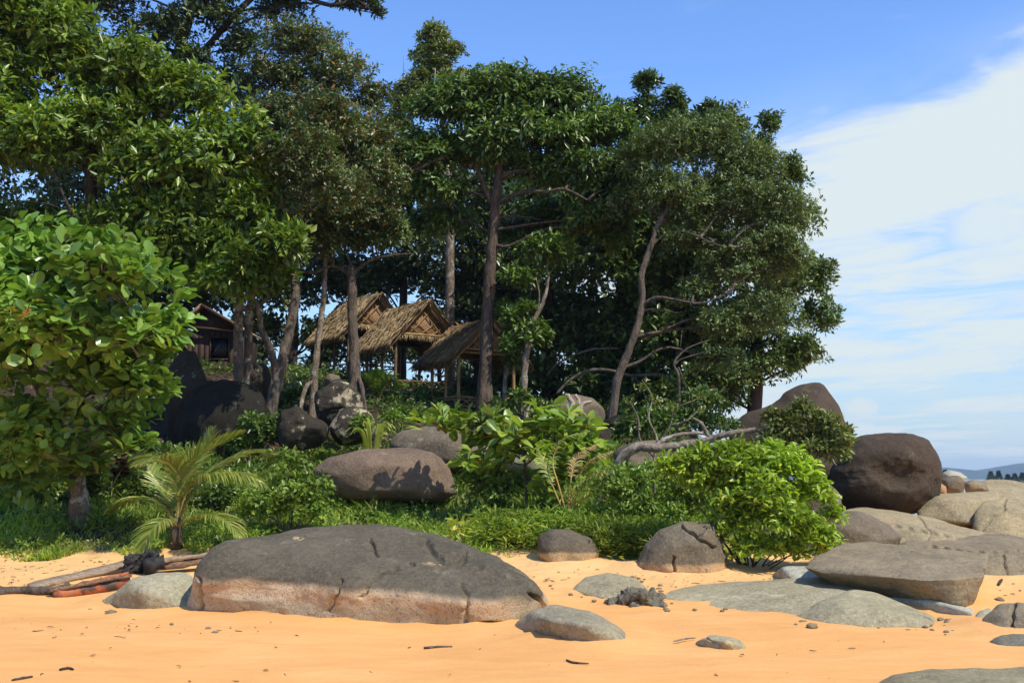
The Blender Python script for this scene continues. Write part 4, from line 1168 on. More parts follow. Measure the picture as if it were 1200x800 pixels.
    # the dark wood behind the huts, tree by tree
    wood = [
        ('dark background tree left of the cabin behind the round leaved tree', 60, 37, [(60, 380, 100, 70), (-20, 420, 100, 100), (140, 390, 80, 60), (110, 310, 100, 70), (-30, 310, 90, 80), (30, 470, 90, 60), (120, 460, 70, 50), (40, 200, 110, 90, -2), (130, 215, 90, 80, -2), (50, 90, 90, 80, -2)], 52000),
        ('dark background tree over the cabin roof', 205, 36.5, [(215, 310, 70, 50), (270, 325, 60, 44), (180, 360, 60, 60), (240, 350, 50, 24), (305, 290, 60, 60), (318, 345, 30, 34), (190, 420, 50, 50), (240, 240, 70, 60), (290, 380, 22, 30)], 30000),
        ('dark background tree behind the slender mossy trunk', 343, 38, [(350, 300, 60, 56), (385, 340, 46, 46), (335, 345, 36, 32), (400, 250, 70, 50), (372, 392, 26, 26), (322, 392, 16, 26), (340, 230, 60, 60), (395, 400, 24, 30)], 26000),
        ('dark background tree above the two left hut roofs', 470, 38.5, [(450, 260, 66, 60), (500, 290, 66, 50), (465, 325, 70, 36), (520, 340, 50, 40), (550, 250, 60, 70), (440, 200, 60, 50), (430, 340, 40, 40), (500, 210, 60, 50)], 34000),
        ('dark background tree behind the right hut roof', 560, 37, [(560, 320, 66, 60), (600, 290, 60, 70), (555, 375, 60, 40), (620, 370, 50, 60), (590, 230, 60, 60), (590, 420, 40, 36)], 32000),
        ('dark background tree right of the right hut', 640, 36, [(650, 310, 66, 70), (640, 400, 56, 60), (620, 445, 50, 40), (680, 400, 54, 64), (660, 250, 66, 60), (680, 455, 60, 36)], 36000),
        ('dark background tree behind the lower part of the leaning trunk', 720, 35, [(720, 310, 64, 70), (730, 400, 60, 60), (720, 458, 60, 40), (760, 360, 54, 64), (700, 260, 60, 60), (760, 460, 40, 34)], 36000),
        ('dark background tree behind the bare branches on the right', 790, 34, [(790, 310, 60, 70), (790, 410, 54, 56), (785, 465, 50, 34), (830, 400, 50, 60), (760, 270, 56, 56), (838, 465, 34, 26)], 36000),
        ('dark low tree on the crest seen between the hut posts', 505, 44, [(480, 420, 26, 22), (520, 430, 30, 22), (448, 405, 30, 30), (555, 435, 30, 30), (425, 420, 22, 26), (500, 405, 24, 16)], 8500),
        ('dark low tree on the crest left of the slender mossy trunk', 300, 44, [(300, 415, 20, 22), (385, 420, 22, 20), (270, 405, 30, 30), (380, 405, 26, 26), (300, 385, 22, 22), (365, 430, 16, 12), (325, 440, 20, 8)], 9000),
        ('dark low bushy tree on the crest below the hut floors', 480, 39, [(440, 462, 30, 14), (490, 464, 34, 16), (545, 462, 34, 18), (590, 452, 30, 26), (400, 450, 26, 12), (350, 445, 22, 9)], 12000)]
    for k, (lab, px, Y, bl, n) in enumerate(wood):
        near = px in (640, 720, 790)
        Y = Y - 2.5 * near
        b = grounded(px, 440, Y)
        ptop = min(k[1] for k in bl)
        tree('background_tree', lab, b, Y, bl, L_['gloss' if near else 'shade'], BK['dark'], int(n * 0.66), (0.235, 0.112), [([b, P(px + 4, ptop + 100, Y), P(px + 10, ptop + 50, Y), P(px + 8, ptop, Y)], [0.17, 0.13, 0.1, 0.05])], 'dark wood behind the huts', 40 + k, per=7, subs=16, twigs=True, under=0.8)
    # young forked pale tree by the right hut
    b = grounded(612, 490, 28)
    tree('young_forked_tree', 'young tree with a pale forked trunk right of the right hut', b, 28.2,
         [(602, 372, 24, 22), (625, 395, 22, 20), (640, 300, 30, 26), (600, 410, 16, 18), (610, 330, 26, 20)], L_['deep'], BK['pale'], 5500, (0.17, 0.075),
         [([b, P(614, 450, 28), P(617, 415, 28), P(624, 380, 28.1), P(636, 355, 28.1), P(642, 330, 28.1), P(641, 312, 28.1)], [0.10, 0.085, 0.07, 0.045, 0.02]), ([P(630, 365, 28.1), P(632, 345, 28), P(628, 325, 28)], [0.03, 0.012])], ft, 60, subs=9, limb_r=0.02)
    b = grounded(590, 470, 28.8)
    tree('young_slim_tree', 'thin leaning sapling just right of the umbrella tree trunk', b, 28.8,
         [(597, 425, 10, 16), (600, 395, 10, 14)], L_['deep'], BK['pale'], 700, (0.15, 0.07), [([b, P(592, 445, 28.8), P(598, 415, 28.8), P(600, 385, 28.8)], [0.06, 0.05, 0.02])], ft, 61, subs=6, limb_r=0.015)
    # far casuarinas on the spit
    far = 'far casuarinas on the skyline'
    spots = [(1083, 553, 3.6, 'small far casuarina standing alone at the left of the row on the skyline'), (1094, 552, 4.2, 'low far casuarina just right of the lone one on the skyline'), (1107, 550.5, 4.4, 'bushy far casuarina left of the twin tops on the skyline'), (1161, 552.5, 4.6, 'left one of the twin pointed far casuarinas'), (1170, 551.5, 5.0, 'right one of the twin pointed far casuarinas'), (1181, 556, 4.0, 'short far casuarina right of the twin pointed tops'), (1189, 555, 4.2, 'second last far casuarina towards the right edge'), (1198, 554, 4.4, 'far casuarina at the very right edge')]
    for k, (px, py, hgt, lab) in enumerate(spots):
        rng = np.random.default_rng(70 + k)
        Y = 300 + 3 * (k % 3)
        top = P(px, py, Y)
        base = np.array((top[0], top[1], -0.3))
        root = empty('casuarina_tree', base, lab, 'tree', far)
        n = 700
        tt = rng.uniform(0.12, 1, n) ** 0.8
        rad = (1 - tt) ** 1.25 * (1.6 + 0.25 * (k % 4)) + 0.03
        ang = rng.uniform(0, 2 * math.pi, n)
        rr = rad * rng.uniform(0.2, 1, n)
        hh = top[2] - base[2]
        pos = np.stack((base[0] + rr * np.cos(ang), base[1] + rr * np.sin(ang), base[2] + hh * tt), 1)
        d = np.stack((np.cos(ang), np.sin(ang), rng.uniform(0.0, 0.9, n)), 1)
        v, f = leaf_arrays(pos, d, norm(rng.standard_normal((n, 3))), rng.uniform(0.35, 0.7, n), rng.uniform(0.10, 0.2, n))
        link('crown', mesh_np('crown', v, f, False, L_['needle']), root)
        mb = MB()
        mb.tube(np.array((base, base * 0.5 + top * 0.5, top)), [0.16, 0.1, 0.03], 5)
        mb.build('trunk', BK['dark'], root)


build_trees()


# ------------------------------------------------------------------ single leaves, shrubs and palms
def leaf_parts(root, data, shape, mat, count, name='leaf'):
    """the leaves nearest the camera as objects of their own; returns the rest"""
    pos, d, n, L, Wd = data
    px = project(pos)
    inside = (px[:, 0] > 4) & (px[:, 0] < W - 4) & (px[:, 1] > 4)
    order = np.argsort(np.where(inside, pos[:, 1] - 0.8 * pos[:, 2] * 0.3, 1e6))
    pick, rest = order[:count], order[count:]
    variants = []
    for k in range(3):
        tv = shape[0].copy()
        tv[:, 2] *= (0.6, 1.0, 1.6)[k]
        tv[:, 2] -= (0.05, 0.12, 0.0)[k] * tv[:, 0] ** 2
        variants.append(mesh_np(name, tv, shape[1], True, mat))
    dd, ss, ww = frames(d, n)
    inv = Matrix.Translation(-root.location)
    for j, i in enumerate(pick):
        o = bpy.data.objects.new(name, variants[j % 3])
        o.parent = root
        o.matrix_parent_inverse = inv
        m = Matrix.Identity(4)
        for r in range(3):
            m[r][0] = dd[i][r] * L[i]
            m[r][1] = ss[i][r] * Wd[i]
            m[r][2] = ww[i][r] * L[i]
            m[r][3] = pos[i][r]
        o.matrix_basis = m
        COL.objects.link(o)
    return tuple(a[rest] for a in data)


def shrub(name, label, cat, base, Y, blobs, mat, leaves, leaf, seed, group=None, per=7, subs=12, shape=LEAF2, parts=0, stems=None, bark=None, droop=0.0, flat=0.6, under=0.4, deep=0.85, sub_r=(0.3, 0.5), stem_r=0.018, lift=0.35, crown='foliage', spread_r=0.5):
    rng = np.random.default_rng(seed)
    root = empty(name, base, label, cat, group)
    bl = blob_list(blobs, Y, deep)
    C, A, SUB = spread(bl, leaves, rng, per, subs, sub_r, 0.6, under, lift, 0.16)
    data = bunch(C, A, per, rng, leaf[0], leaf[1], flat, droop, spread_r, 0.6)
    if parts:
        data = leaf_parts(root, data, shape, mat, parts)
    v, f = leaf_arrays(*data, shape)
    link(crown, mesh_np(crown, v, f, False, mat), root, kind='stuff' if parts else None)
    mb = MB()
    if stems:
        trunk_tubes(mb, stems, seed, 7)
        st0 = np.concatenate([smooth_path(s[0], 3) for s in stems])
    else:
        st0 = np.array([base])
    for c, sc in SUB:
        st = st0[np.argmin(np.linalg.norm(st0 - c, axis=1) + (st0[:, 2] > c[2]) * 2)]
        limb_to(mb, st, c, stem_r, stem_r * 0.5, rng, 0.05)
        for s in sc:
            mb.tube(np.array((c, (c + s) / 2 + rng.standard_normal(3) * 0.02, s + (s - c) * 0.1)), [stem_r * 0.5, stem_r * 0.2], 4, 0, 1, False)
    mb.build('stem' if crown == 'foliage' else 'trunk', bark or BK['grey'], root)
    return root


def frond(root, pts, length, mat, rib, rng, pairs=42, droop=0.5, width=0.017, rib_r=0.012, start=0.22, vee=0.35):
    """one palm frond: leaflets of its own mesh on a curved midrib"""
    sp = smooth_path(pts, 10)
    seg = np.linalg.norm(np.diff(sp, axis=0), axis=1)
    cum = np.concatenate(([0], np.cumsum(seg))) / seg.sum()
    ts = np.linspace(start, 0.995, pairs)
    c = np.stack([np.interp(ts, cum, sp[:, k]) for k in range(3)], 1)
    tan = np.stack([np.interp(ts, cum, np.gradient(sp[:, k])) for k in range(3)], 1)
    tan = norm(tan)
    side = norm(np.cross(tan, np.array((0, 0, 1.0)) + 0.001))
    up = np.cross(side, tan)
    V, Q, base = [], [], 0
    prof = np.sin(np.pi * np.clip((ts - start) / (1 - start), 0, 1) * 0.82 + 0.42)
    for sgn in (-1, 1):
        L = length * prof * rng.uniform(0.85, 1.1, pairs)
        d = norm(side * sgn + tan * (0.75 + 0.9 * ts[:, None]) + up * vee + 0.06 * rng.standard_normal((pairs, 3)))
        prev = c + 0
        dr = d.copy()
        nrm = norm(up + 0.3 * rng.standard_normal((pairs, 3)))
        rows = []
        for k in range(5):
            w = width * (0.55, 1.0, 0.9, 0.6, 0.06)[k]
            sd = norm(np.cross(nrm, dr))
            fold = nrm * width * 0.25
            rows.append((prev - sd * w + fold, prev, prev + sd * w + fold))
            prev = prev + dr * (L / 4)[:, None]
            dr = norm(dr + np.array((0, 0, -droop * 0.42)) * rng.uniform(0.6, 1.5, (pairs, 1)))
        arr = np.stack([np.stack(r, 1) for r in rows], 1)          # pairs,5,3,3
        V.append(arr.reshape(-1, 3))
        i = base + np.arange(pairs)[:, None, None] * 15 + np.arange(4)[None, :, None] * 3 + np.arange(2)[None, None]
        Q.append(np.stack((i, i + 1, i + 4, i + 3), -1).reshape(-1, 4))
        base += pairs * 15
    o = link('frond', mesh_np('frond', np.concatenate(V), np.concatenate(Q), True, mat), root)
    mb = MB()
    mb.tube(sp, [rib_r * 1.6, rib_r, rib_r * 0.35], 6)
    mb.build('midrib', rib, o)
    return o


def build_palms():
    rib = plain_mat('palm_midrib', (0.34, 0.22, 0.07), (0.20, 0.17, 0.05), 30)
    rng = np.random.default_rng(5)
    Y = 17.6
    base = P(207, 628, Y)
    base[2] = hz(base[0], base[1]) - 0.05
    root = empty('coconut_palm', base, 'young coconut palm with arching fronds at the edge of the grass', 'palm')
    b0 = (207, 618)
    for pts, L, dr in [([b0, (212, 565), (230, 537, -0.1), (282, 506, -0.25)], 0.46, 0.30), ([b0, (211, 568), (203, 545, -0.2), (183, 537, -0.5), (160, 545, -0.8)], 0.44, 0.75), ([b0, (222, 570), (250, 557, -0.15), (285, 556, -0.3), (312, 570, -0.4)], 0.46, 1.2),
                       ([b0, (222, 609, -0.3), (246, 604, -0.6), (266, 611, -0.8), (282, 630, -0.9)], 0.36, 0.7), ([b0, (200, 609, -0.3), (188, 612, -0.6), (176, 624, -0.8), (168, 646, -0.9)], 0.34, 0.7), ([b0, (192, 592, 0.2), (160, 585, 0.3), (126, 600, 0.4)], 0.36, 0.7),
                       ([b0, (228, 572, 0.3), (262, 545, 0.5), (300, 530, 0.7), (318, 540, 0.8)], 0.46, 0.6), ([b0, (214, 570, 0.2), (222, 545, 0.4), (240, 525, 0.6), (250, 502, 0.7)], 0.44, 0.4), ([b0, (196, 580, 0.3), (178, 555, 0.6), (165, 532, 0.8)], 0.42, 0.5)]:
        frond(root, [P(p[0], p[1], Y + (p[2] if len(p) > 2 else 0)) for p in pts], L * 1.35, L_['palm'], rib, rng, 62, dr * 0.8, width=0.013)
    mb = MB()
    mb.tube(np.array((base, P(207, 622, Y), P(208, 606, Y))), [0.10, 0.085, 0.05], 9, 0.15)
    mb.build('stem', BK['brown'], root)
    # the yellow-stemmed young palm in the thicket
    Y = 17.9
    base = P(667, 608, Y)
    base[2] = hz(base[0], base[1]) - 0.05
    root = empty('young_palm', base, 'young palm with bare yellow stems and dry hanging fronds in the thicket', 'palm')
    yel = plain_mat('yellow_stem', (0.50, 0.34, 0.08), (0.36, 0.20, 0.05), 20)
    for pts, L, m in [([(667, 606), (672, 572), (690, 542, -0.1), (718, 528, -0.2)], 0.26, 'straw'), ([(668, 606), (678, 575), (700, 556, -0.3), (722, 556, -0.4)], 0.26, 'straw'), ([(665, 606), (655, 570), (648, 540, 0.1), (660, 515, 0.2), (690, 505, 0.3)], 0.24, 'palm'), ([(664, 606), (652, 580), (640, 548, 0.2), (630, 525, 0.3)], 0.24, 'palm'), ([(666, 606), (668, 570), (676, 535, 0.2), (700, 520, 0.3)], 0.26, 'straw'), ([(668, 606), (690, 575, 0.3), (715, 545, 0.4)], 0.24, 'palm')]:
        frond(root, [P(p[0], p[1], Y + (p[2] if len(p) > 2 else 0)) for p in pts], L, L_[m], yel, rng, 20, 1.1, 0.012, 0.011, 0.45)
    # small feathery palm before the middle hut
    Y = 30.2
    base = P(442, 476, Y)
    base[2] = hz(base[0], base[1]) - 0.05
    root = empty('young_palm', base, 'small feathery palm before the middle hut', 'palm')
    for k in range(9):
        a = -1.35 + 2.7 * k / 8
        tip = (442 + 24 * math.sin(a), 452 - 20 * math.cos(a * 0.8))
        frond(root, [P(442, 474, Y), P(442 + 8 * math.sin(a), 455, Y), P(442 + 17 * math.sin(a), 438 + 4 * abs(a), Y - 0.1), P(tip[0], tip[1] + 9 * abs(a), Y - 0.3 * math.cos(a * 3))], 0.34, L_['shrub'], rib, rng, 22, 0.6, 0.02, 0.012)
    # strap-leaved plant on the bank
    Y = 21.4
    base = P(436, 530, Y)
    base[2] = hz(base[0], base[1]) - 0.05
    root = empty('strap_leaved_plant', base, 'yellow green strap leaved plant above the reddish boulder', 'plant')
    for k in range(15):
        a = rng.uniform(-1.2, 1.2)
        dpt = rng.uniform(-0.25, 0.25)
        h = rng.uniform(22, 42) * (1 - 0.3 * abs(a) / 1.2)
        pts = smooth_path([base + np.array((0, 0, 0.0)), P(436 + 9 * a, 526 - h * 0.55, Y + dpt * 0.5), P(436 + 19 * a, 526 - h, Y + dpt), P(436 + 27 * a, 526 - h * (1 - 0.22 * abs(a)), Y + dpt * 1.4)], 4)
        wid = 0.04 * np.sin(np.linspace(0.5, 3.1, len(pts)))
        sd = np.array((math.cos(dpt * 4), math.sin(dpt * 4), 0))
        v = np.concatenate((pts - sd * wid[:, None], pts + sd * wid[:, None] + np.array((0, 0.01, 0))))
        n = len(pts)
        link('leaf', mesh_np('leaf', v, np.array([(i, i + 1, n + i + 1, n + i) for i in range(n - 1)]), True, L_['yellow']), root)


build_palms()


def build_shrubs():
    th = 'shrubs of the bank'
    # round-leaved sea almond tree, far left
    b = grounded(95, 605, 19.0)
    shrub('sea_almond_tree', 'round leaved sea almond tree at the left edge with big glossy leaves', 'tree', b, 17.6,
          [(95, 305, 85, 42), (25, 320, 75, 58), (165, 335, 48, 48), (70, 380, 85, 50), (150, 400, 62, 50), (195, 395, 28, 30), (10, 430, 75, 55), (95, 455, 75, 42), (165, 460, 36, 34), (40, 510, 60, 36), (130, 505, 46, 24), (60, 535, 46, 26), (150, 525, 26, 18), (0, 520, 50, 40), (-50, 380, 80, 90), (100, 552, 30, 26, 0.5), (20, 560, 50, 30, 0.9), (120, 330, 60, 40, -1.5), (60, 400, 60, 46, -1.4), (150, 400, 40, 40, -1.2), (-10, 360, 60, 60, -1.4)],
          L_['almond'], 10500, (0.235, 0.15), 101, None, per=7, subs=13, shape=LEAF_OVAL, parts=300, stems=[([b, P(92, 570, 19.0), P(88, 520, 18.8), P(95, 450, 18.3), P(100, 380, 18)], [0.20, 0.15, 0.12, 0.10, 0.05]), ([P(88, 520, 18.8), P(50, 470, 18.4), P(30, 400, 18.0)], [0.08, 0.04]), ([P(90, 500, 18.7), P(140, 460, 18.2), P(165, 400, 17.9)], [0.07, 0.03])],
          bark=BK['blotch'], flat=0.75, under=0.5, stem_r=0.03, crown='crown', lift=0.6, spread_r=0.25)
    # bright bush on the right
    b = grounded(880, 660, 16.6)
    shrub('bright_bush', 'bright green rounded bush above the split boulder', 'bush', b, 16.3,
          [(838, 543, 40, 24), (880, 545, 46, 30), (922, 556, 38, 28, -0.2), (890, 580, 46, 30, -0.3), (945, 582, 28, 24), (868, 612, 30, 24, -0.2), (915, 612, 40, 26, -0.4), (885, 642, 28, 14, -0.3), (803, 546, 26, 16), (952, 628, 28, 20, -0.2), (850, 575, 28, 22), (920, 645, 26, 14), (822, 565, 24, 18), (975, 605, 12, 12), (970, 640, 14, 12), (786, 552, 16, 12), (845, 528, 14, 10), (905, 530, 14, 10), (842, 628, 10, 14)],
          L_['bright'], 14500, (0.125, 0.046), 102, th, per=10, subs=20, sub_r=(0.2, 0.36), shape=LEAF_SPOON, parts=200, flat=0.5, under=0.55, stem_r=0.014, lift=0.6, spread_r=0.1)
    b = grounded(760, 610, 17.8)
    shrub('dark_shrub', 'darker small leaved shrub left of the bright bush', 'shrub', b, 17.7,
          [(715, 572, 36, 22), (755, 566, 40, 26), (795, 575, 32, 26), (735, 595, 40, 20), (780, 600, 34, 18), (820, 590, 20, 22)], L_['shrub'], 9000, (0.085, 0.036), 103, th, per=9, subs=14, under=0.6)
    b = grounded(340, 622, 18.4)
    shrub('leafy_shrub', 'small leafy shrub left of the reddish boulder', 'shrub', b, 18.3,
          [(338, 545, 22, 20), (350, 572, 34, 22), (320, 590, 34, 22), (360, 600, 30, 18), (378, 588, 12, 12), (300, 602, 22, 16)], L_['shrub'], 4200, (0.095, 0.055), 104, th, per=7, subs=12, under=0.6)
    # broad-leaved shrub in the middle
    b = grounded(618, 605, 18.9)
    shrub('broad_leaved_shrub', 'broad leaved shrub spreading in front of the right hut', 'shrub', b, 18.8,
          [(515, 497, 34, 12), (560, 500, 30, 13), (595, 512, 40, 22), (650, 508, 44, 22), (685, 528, 30, 18), (620, 535, 50, 22), (668, 560, 26, 14), (560, 545, 24, 14), (645, 580, 22, 12)],
          L_['broad'], 1150, (0.27, 0.135), 105, th, per=6, subs=8, shape=LEAF_OVAL, parts=300, flat=0.7, under=0.5, lift=0.7,
          stems=[([b, P(616, 560, 18.9), P(613, 525, 18.8)], [0.035, 0.025, 0.02]), ([P(614, 540, 18.8), P(570, 510, 18.7), P(520, 500, 18.6)], [0.02, 0.01]), ([P(615, 545, 18.8), P(650, 520, 18.7), P(690, 520, 18.6)], [0.02, 0.01])], bark=BK['brown'], spread_r=0.15)
    b = grounded(555, 590, 19.2)
    shrub('low_leafy_shrub', 'low leafy shrub between the reddish boulder and the broad leaved shrub', 'shrub', b, 19.2,
          [(560, 565, 30, 16), (585, 580, 34, 18), (610, 570, 30, 18), (640, 600, 30, 16), (570, 598, 26, 12)], L_['shrub'], 2800, (0.11, 0.055), 106, th, per=7, subs=10, under=0.6)
    b = grounded(540, 632, 17.2)
    shrub('seedling', 'single pale yellow green seedling behind the foreground boulder', 'plant', b, 17.2, [(540, 617, 9, 7), (536, 624, 9, 5)], L_['yellow'], 60, (0.14, 0.06), 107, None, per=6, subs=4, shape=LEAF_OVAL, stem_r=0.008)
    b = grounded(460, 510, 22.4)
    shrub('small_bush', 'little glossy plant on the bank beside the strap leaved plant', 'plant', b, 22.6, [(425, 498, 16, 10), (462, 490, 12, 9)], L_['shrub'], 500, (0.13, 0.05), 108, th, per=7, subs=6)
    b = grounded(300, 505, 23)
    shrub('dark_shrub', 'shaded shrub at the foot of the forked trunk', 'shrub', b, 23.2, [(300, 500, 20, 16), (318, 515, 16, 14), (280, 520, 20, 14)], L_['deep'], 2200, (0.13, 0.06), 109, th, per=7, subs=8)
    for k, (lab, Y, bl, n) in enumerate([
            ('leafy undergrowth shrub between the leaning trunk and the bare branches', 25.0, [(745, 500, 22, 14), (770, 495, 24, 16), (728, 512, 14, 10)], 2000),
            ('leafy undergrowth shrub under the glossy tree', 24.0, [(810, 490, 26, 18), (840, 500, 26, 16), (825, 470, 24, 16)], 2400),
            ('thin leaved shrub right of the umbrella tree foot', 27.5, [(590, 478, 16, 10), (625, 478, 18, 12), (608, 465, 14, 10)], 1200),
            ('dark shrub in the shade left of the sea almond trunk', 20.5, [(30, 570, 36, 22), (60, 590, 30, 16), (0, 545, 36, 26)], 3600),
            ('dark shrub in the shade behind the coconut palm', 20.0, [(170, 575, 30, 18), (140, 600, 28, 14), (255, 580, 26, 16), (190, 545, 30, 16)], 4200),
            ('dark climbing shrub hanging over the stone wall', 20.1, [(118, 545, 20, 16), (165, 530, 22, 16), (130, 575, 20, 12), (100, 575, 16, 16)], 3000),
            ('dark shrub on the bank between the black boulder and the shaded wall', 22.6, [(215, 540, 26, 18), (235, 560, 24, 14), (180, 535, 24, 18)], 2600),
            ('shaded shrub growing on the slope below the middle hut', 28.6, [(480, 485, 20, 10), (505, 492, 22, 9), (460, 492, 16, 8)], 1700),
            ('shaded shrub on the slope left of the small feathery palm', 28.8, [(400, 468, 18, 8), (350, 462, 20, 9), (330, 470, 18, 9)], 1700)]):
        p = project(np.array([blob_list([bl[0]], Y)[0][0]]))[0]
        b = grounded(p[0], p[1] + 14, Y)
        shrub('dark_shrub', lab, 'shrub', b, Y, bl, L_['deep'], n, (0.13, 0.055), 120 + k, th, per=7, subs=9, under=0.6)
    # leaning trunk with its leafy end, right
    b = grounded(694, 552, 20.0)
    shrub('leaning_limb', 'pale fallen trunk leaning right with a leafy end before the peaked boulder', 'tree', b, 18.8,
          [(925, 502, 22, 17), (955, 522, 26, 15), (982, 516, 16, 15), (905, 516, 20, 11), (938, 482, 15, 14), (940, 540, 18, 8), (965, 500, 16, 14), (978, 532, 18, 9), (908, 492, 13, 11), (990, 508, 9, 9)], L_['branch'], 5200, (0.12, 0.048), 110, None, per=8, subs=10, under=0.6, crown='crown', bark=BK['limb'], stem_r=0.014,
          stems=[([b, P(735, 531, 19.6), P(780, 525, 19.4), P(825, 517, 19.2), P(855, 508, 19.0), P(900, 502, 18.8), P(925, 500, 18.8)], [0.095, 0.085, 0.075, 0.06, 0.04, 0.016]), ([P(760, 528, 19.5), P(785, 512, 19.6), P(815, 507, 19.6), P(832, 510, 19.6)], [0.04, 0.035, 0.02]), ([P(828, 508, 19.5), P(822, 496, 19.4), P(812, 490, 19.4)], [0.04, 0.02]),
                 ([P(880, 505, 18.9), P(895, 512, 18.8), P(912, 520, 18.7)], [0.035, 0.015]), ([P(930, 520, 18.8), P(950, 535, 18.7), P(965, 545, 18.7)], [0.02, 0.01]), ([P(950, 530, 18.8), P(970, 532, 18.7), P(980, 545, 18.6)], [0.018, 0.008])])
    # bare branched shrub and dead boughs
    b = grounded(768, 560, 20.5)
    root = empty('bare_shrub', b, 'bare branched grey shrub behind the leaning trunk', 'shrub', th)
    mb = MB()
    for pts, r in [([b, P(766, 545, 20.4), P(770, 515, 20.4), P(760, 490, 20.4), P(764, 465, 20.4), P(752, 445, 20.4)], [0.03, 0.02, 0.012]), ([P(768, 525, 20.4), P(785, 500, 20.4), P(790, 480, 20.4), P(815, 468, 20.4)], [0.02, 0.008]), ([P(766, 535, 20.4), P(750, 515, 20.3), P(748, 490, 20.3), P(738, 470, 20.3)], [0.02, 0.007]), ([P(786, 498, 20.4), P(806, 492, 20.4), P(818, 480, 20.4)], [0.012, 0.006]), ([P(768, 545, 20.4), P(778, 530, 20.3), P(800, 545, 20.2)], [0.016, 0.006])]:
        mb.tube(smooth_path(pts, 5), r, 6, 0.1)
    mb.build('stem', BK['pale'], root)
    rng = np.random.default_rng(9)
    C = np.array([P(x + rng.uniform(-7, 7), y + rng.uniform(-6, 6), 20.4 + rng.uniform(-0.2, 0.2)) for (x, y) in ((752, 450), (764, 466), (815, 466), (738, 470), (818, 480), (800, 500), (790, 480), (775, 470), (750, 492)) for _ in range(7)])
    v, f = leaf_arrays(*bunch(C, norm(rng.standard_normal(C.shape) + np.array((0, 0, 0.8))), 6, rng, 0.085, 0.04))
    link('foliage', mesh_np('foliage', v, f, False, L_['branch']), root)
    dead = 'dead boughs in the grove'
    for lab, Y, paths in [('dead forked bough against the dark leaves on the right', 25.5, [([(796, 475), (795, 440), (790, 425), (806, 408), (832, 398)], [0.05, 0.04, 0.015]), ([(791, 427), (800, 420), (835, 410)], [0.03, 0.01]), ([(795, 430), (803, 450), (806, 462)], [0.025, 0.01]), ([(797, 412), (799, 390)], [0.015, 0.006])]),
                          ('long curved dead bough crossing behind the leaning trunk', 28.0, [([(652, 462), (668, 445), (690, 434), (715, 434), (740, 440), (772, 439), (790, 448), (802, 458)], [0.05, 0.06, 0.05, 0.03]), ([(742, 440), (752, 455), (760, 475)], [0.03, 0.02])]),
                          ('thin dead bough hanging left of the leaning trunk', 29.0, [([(640, 440), (655, 425), (690, 410), (725, 408)], [0.03, 0.045, 0.03])]),
                          ('broken pale bough against the dark leaves left of the umbrella tree', 29.5, [([(668, 300), (690, 292), (705, 300)], [0.02, 0.015])])]:
        mb = MB()
        for pts, r in paths:
            mb.tube(smooth_path([P(x, y, Y) for x, y in pts], 5), [k * 0.7 for k in r], 7, 0.18)
        mb.build('dead_bough', BK['grey'], None, label=lab, cat='branch', group=dead)
    # bleached stump
    mb = MB()
    for pts, r in [([(668, 506), (667, 490), (671, 475), (666, 464), (662, 462)], [0.13, 0.08, 0.07, 0.05, 0.02]), ([(669, 505), (676, 485), (678, 470), (674, 462)], [0.10, 0.06, 0.03]), ([(674, 492), (683, 474), (694, 470)], [0.06, 0.05, 0.03]), ([(668, 504), (656, 512)], [0.08, 0.03])]:
        mb.tube(smooth_path([P(x, y, 24.4) for x, y in pts], 5), r, 8, 0.22, 4)
    mb.build('stump', BK['bleached'], None, label='bleached broken stump standing on the grey boulder', cat='stump')
    mb = MB()
    mb.tube(smooth_path([P(617, 492, 27.2), P(618, 482, 27.2), P(623, 471, 27.2)], 4), [0.05, 0.04, 0.01], 6, 0.2)
    mb.build('stump', BK['bleached'], None, label='short bleached stick beside the young forked tree', cat='stump')


build_shrubs()


# ------------------------------------------------------------------ grass and ground cover
def rocks_xy():
    out = []
    for o in COL.objects:
        if o.get('category') == 'rock':
            co = np.empty(len(o.data.vertices) * 3)
            o.data.vertices.foreach_get('co', co)
            co = co.reshape(-1, 3)
            out.append((co.min(0), co.max(0)))
    return out


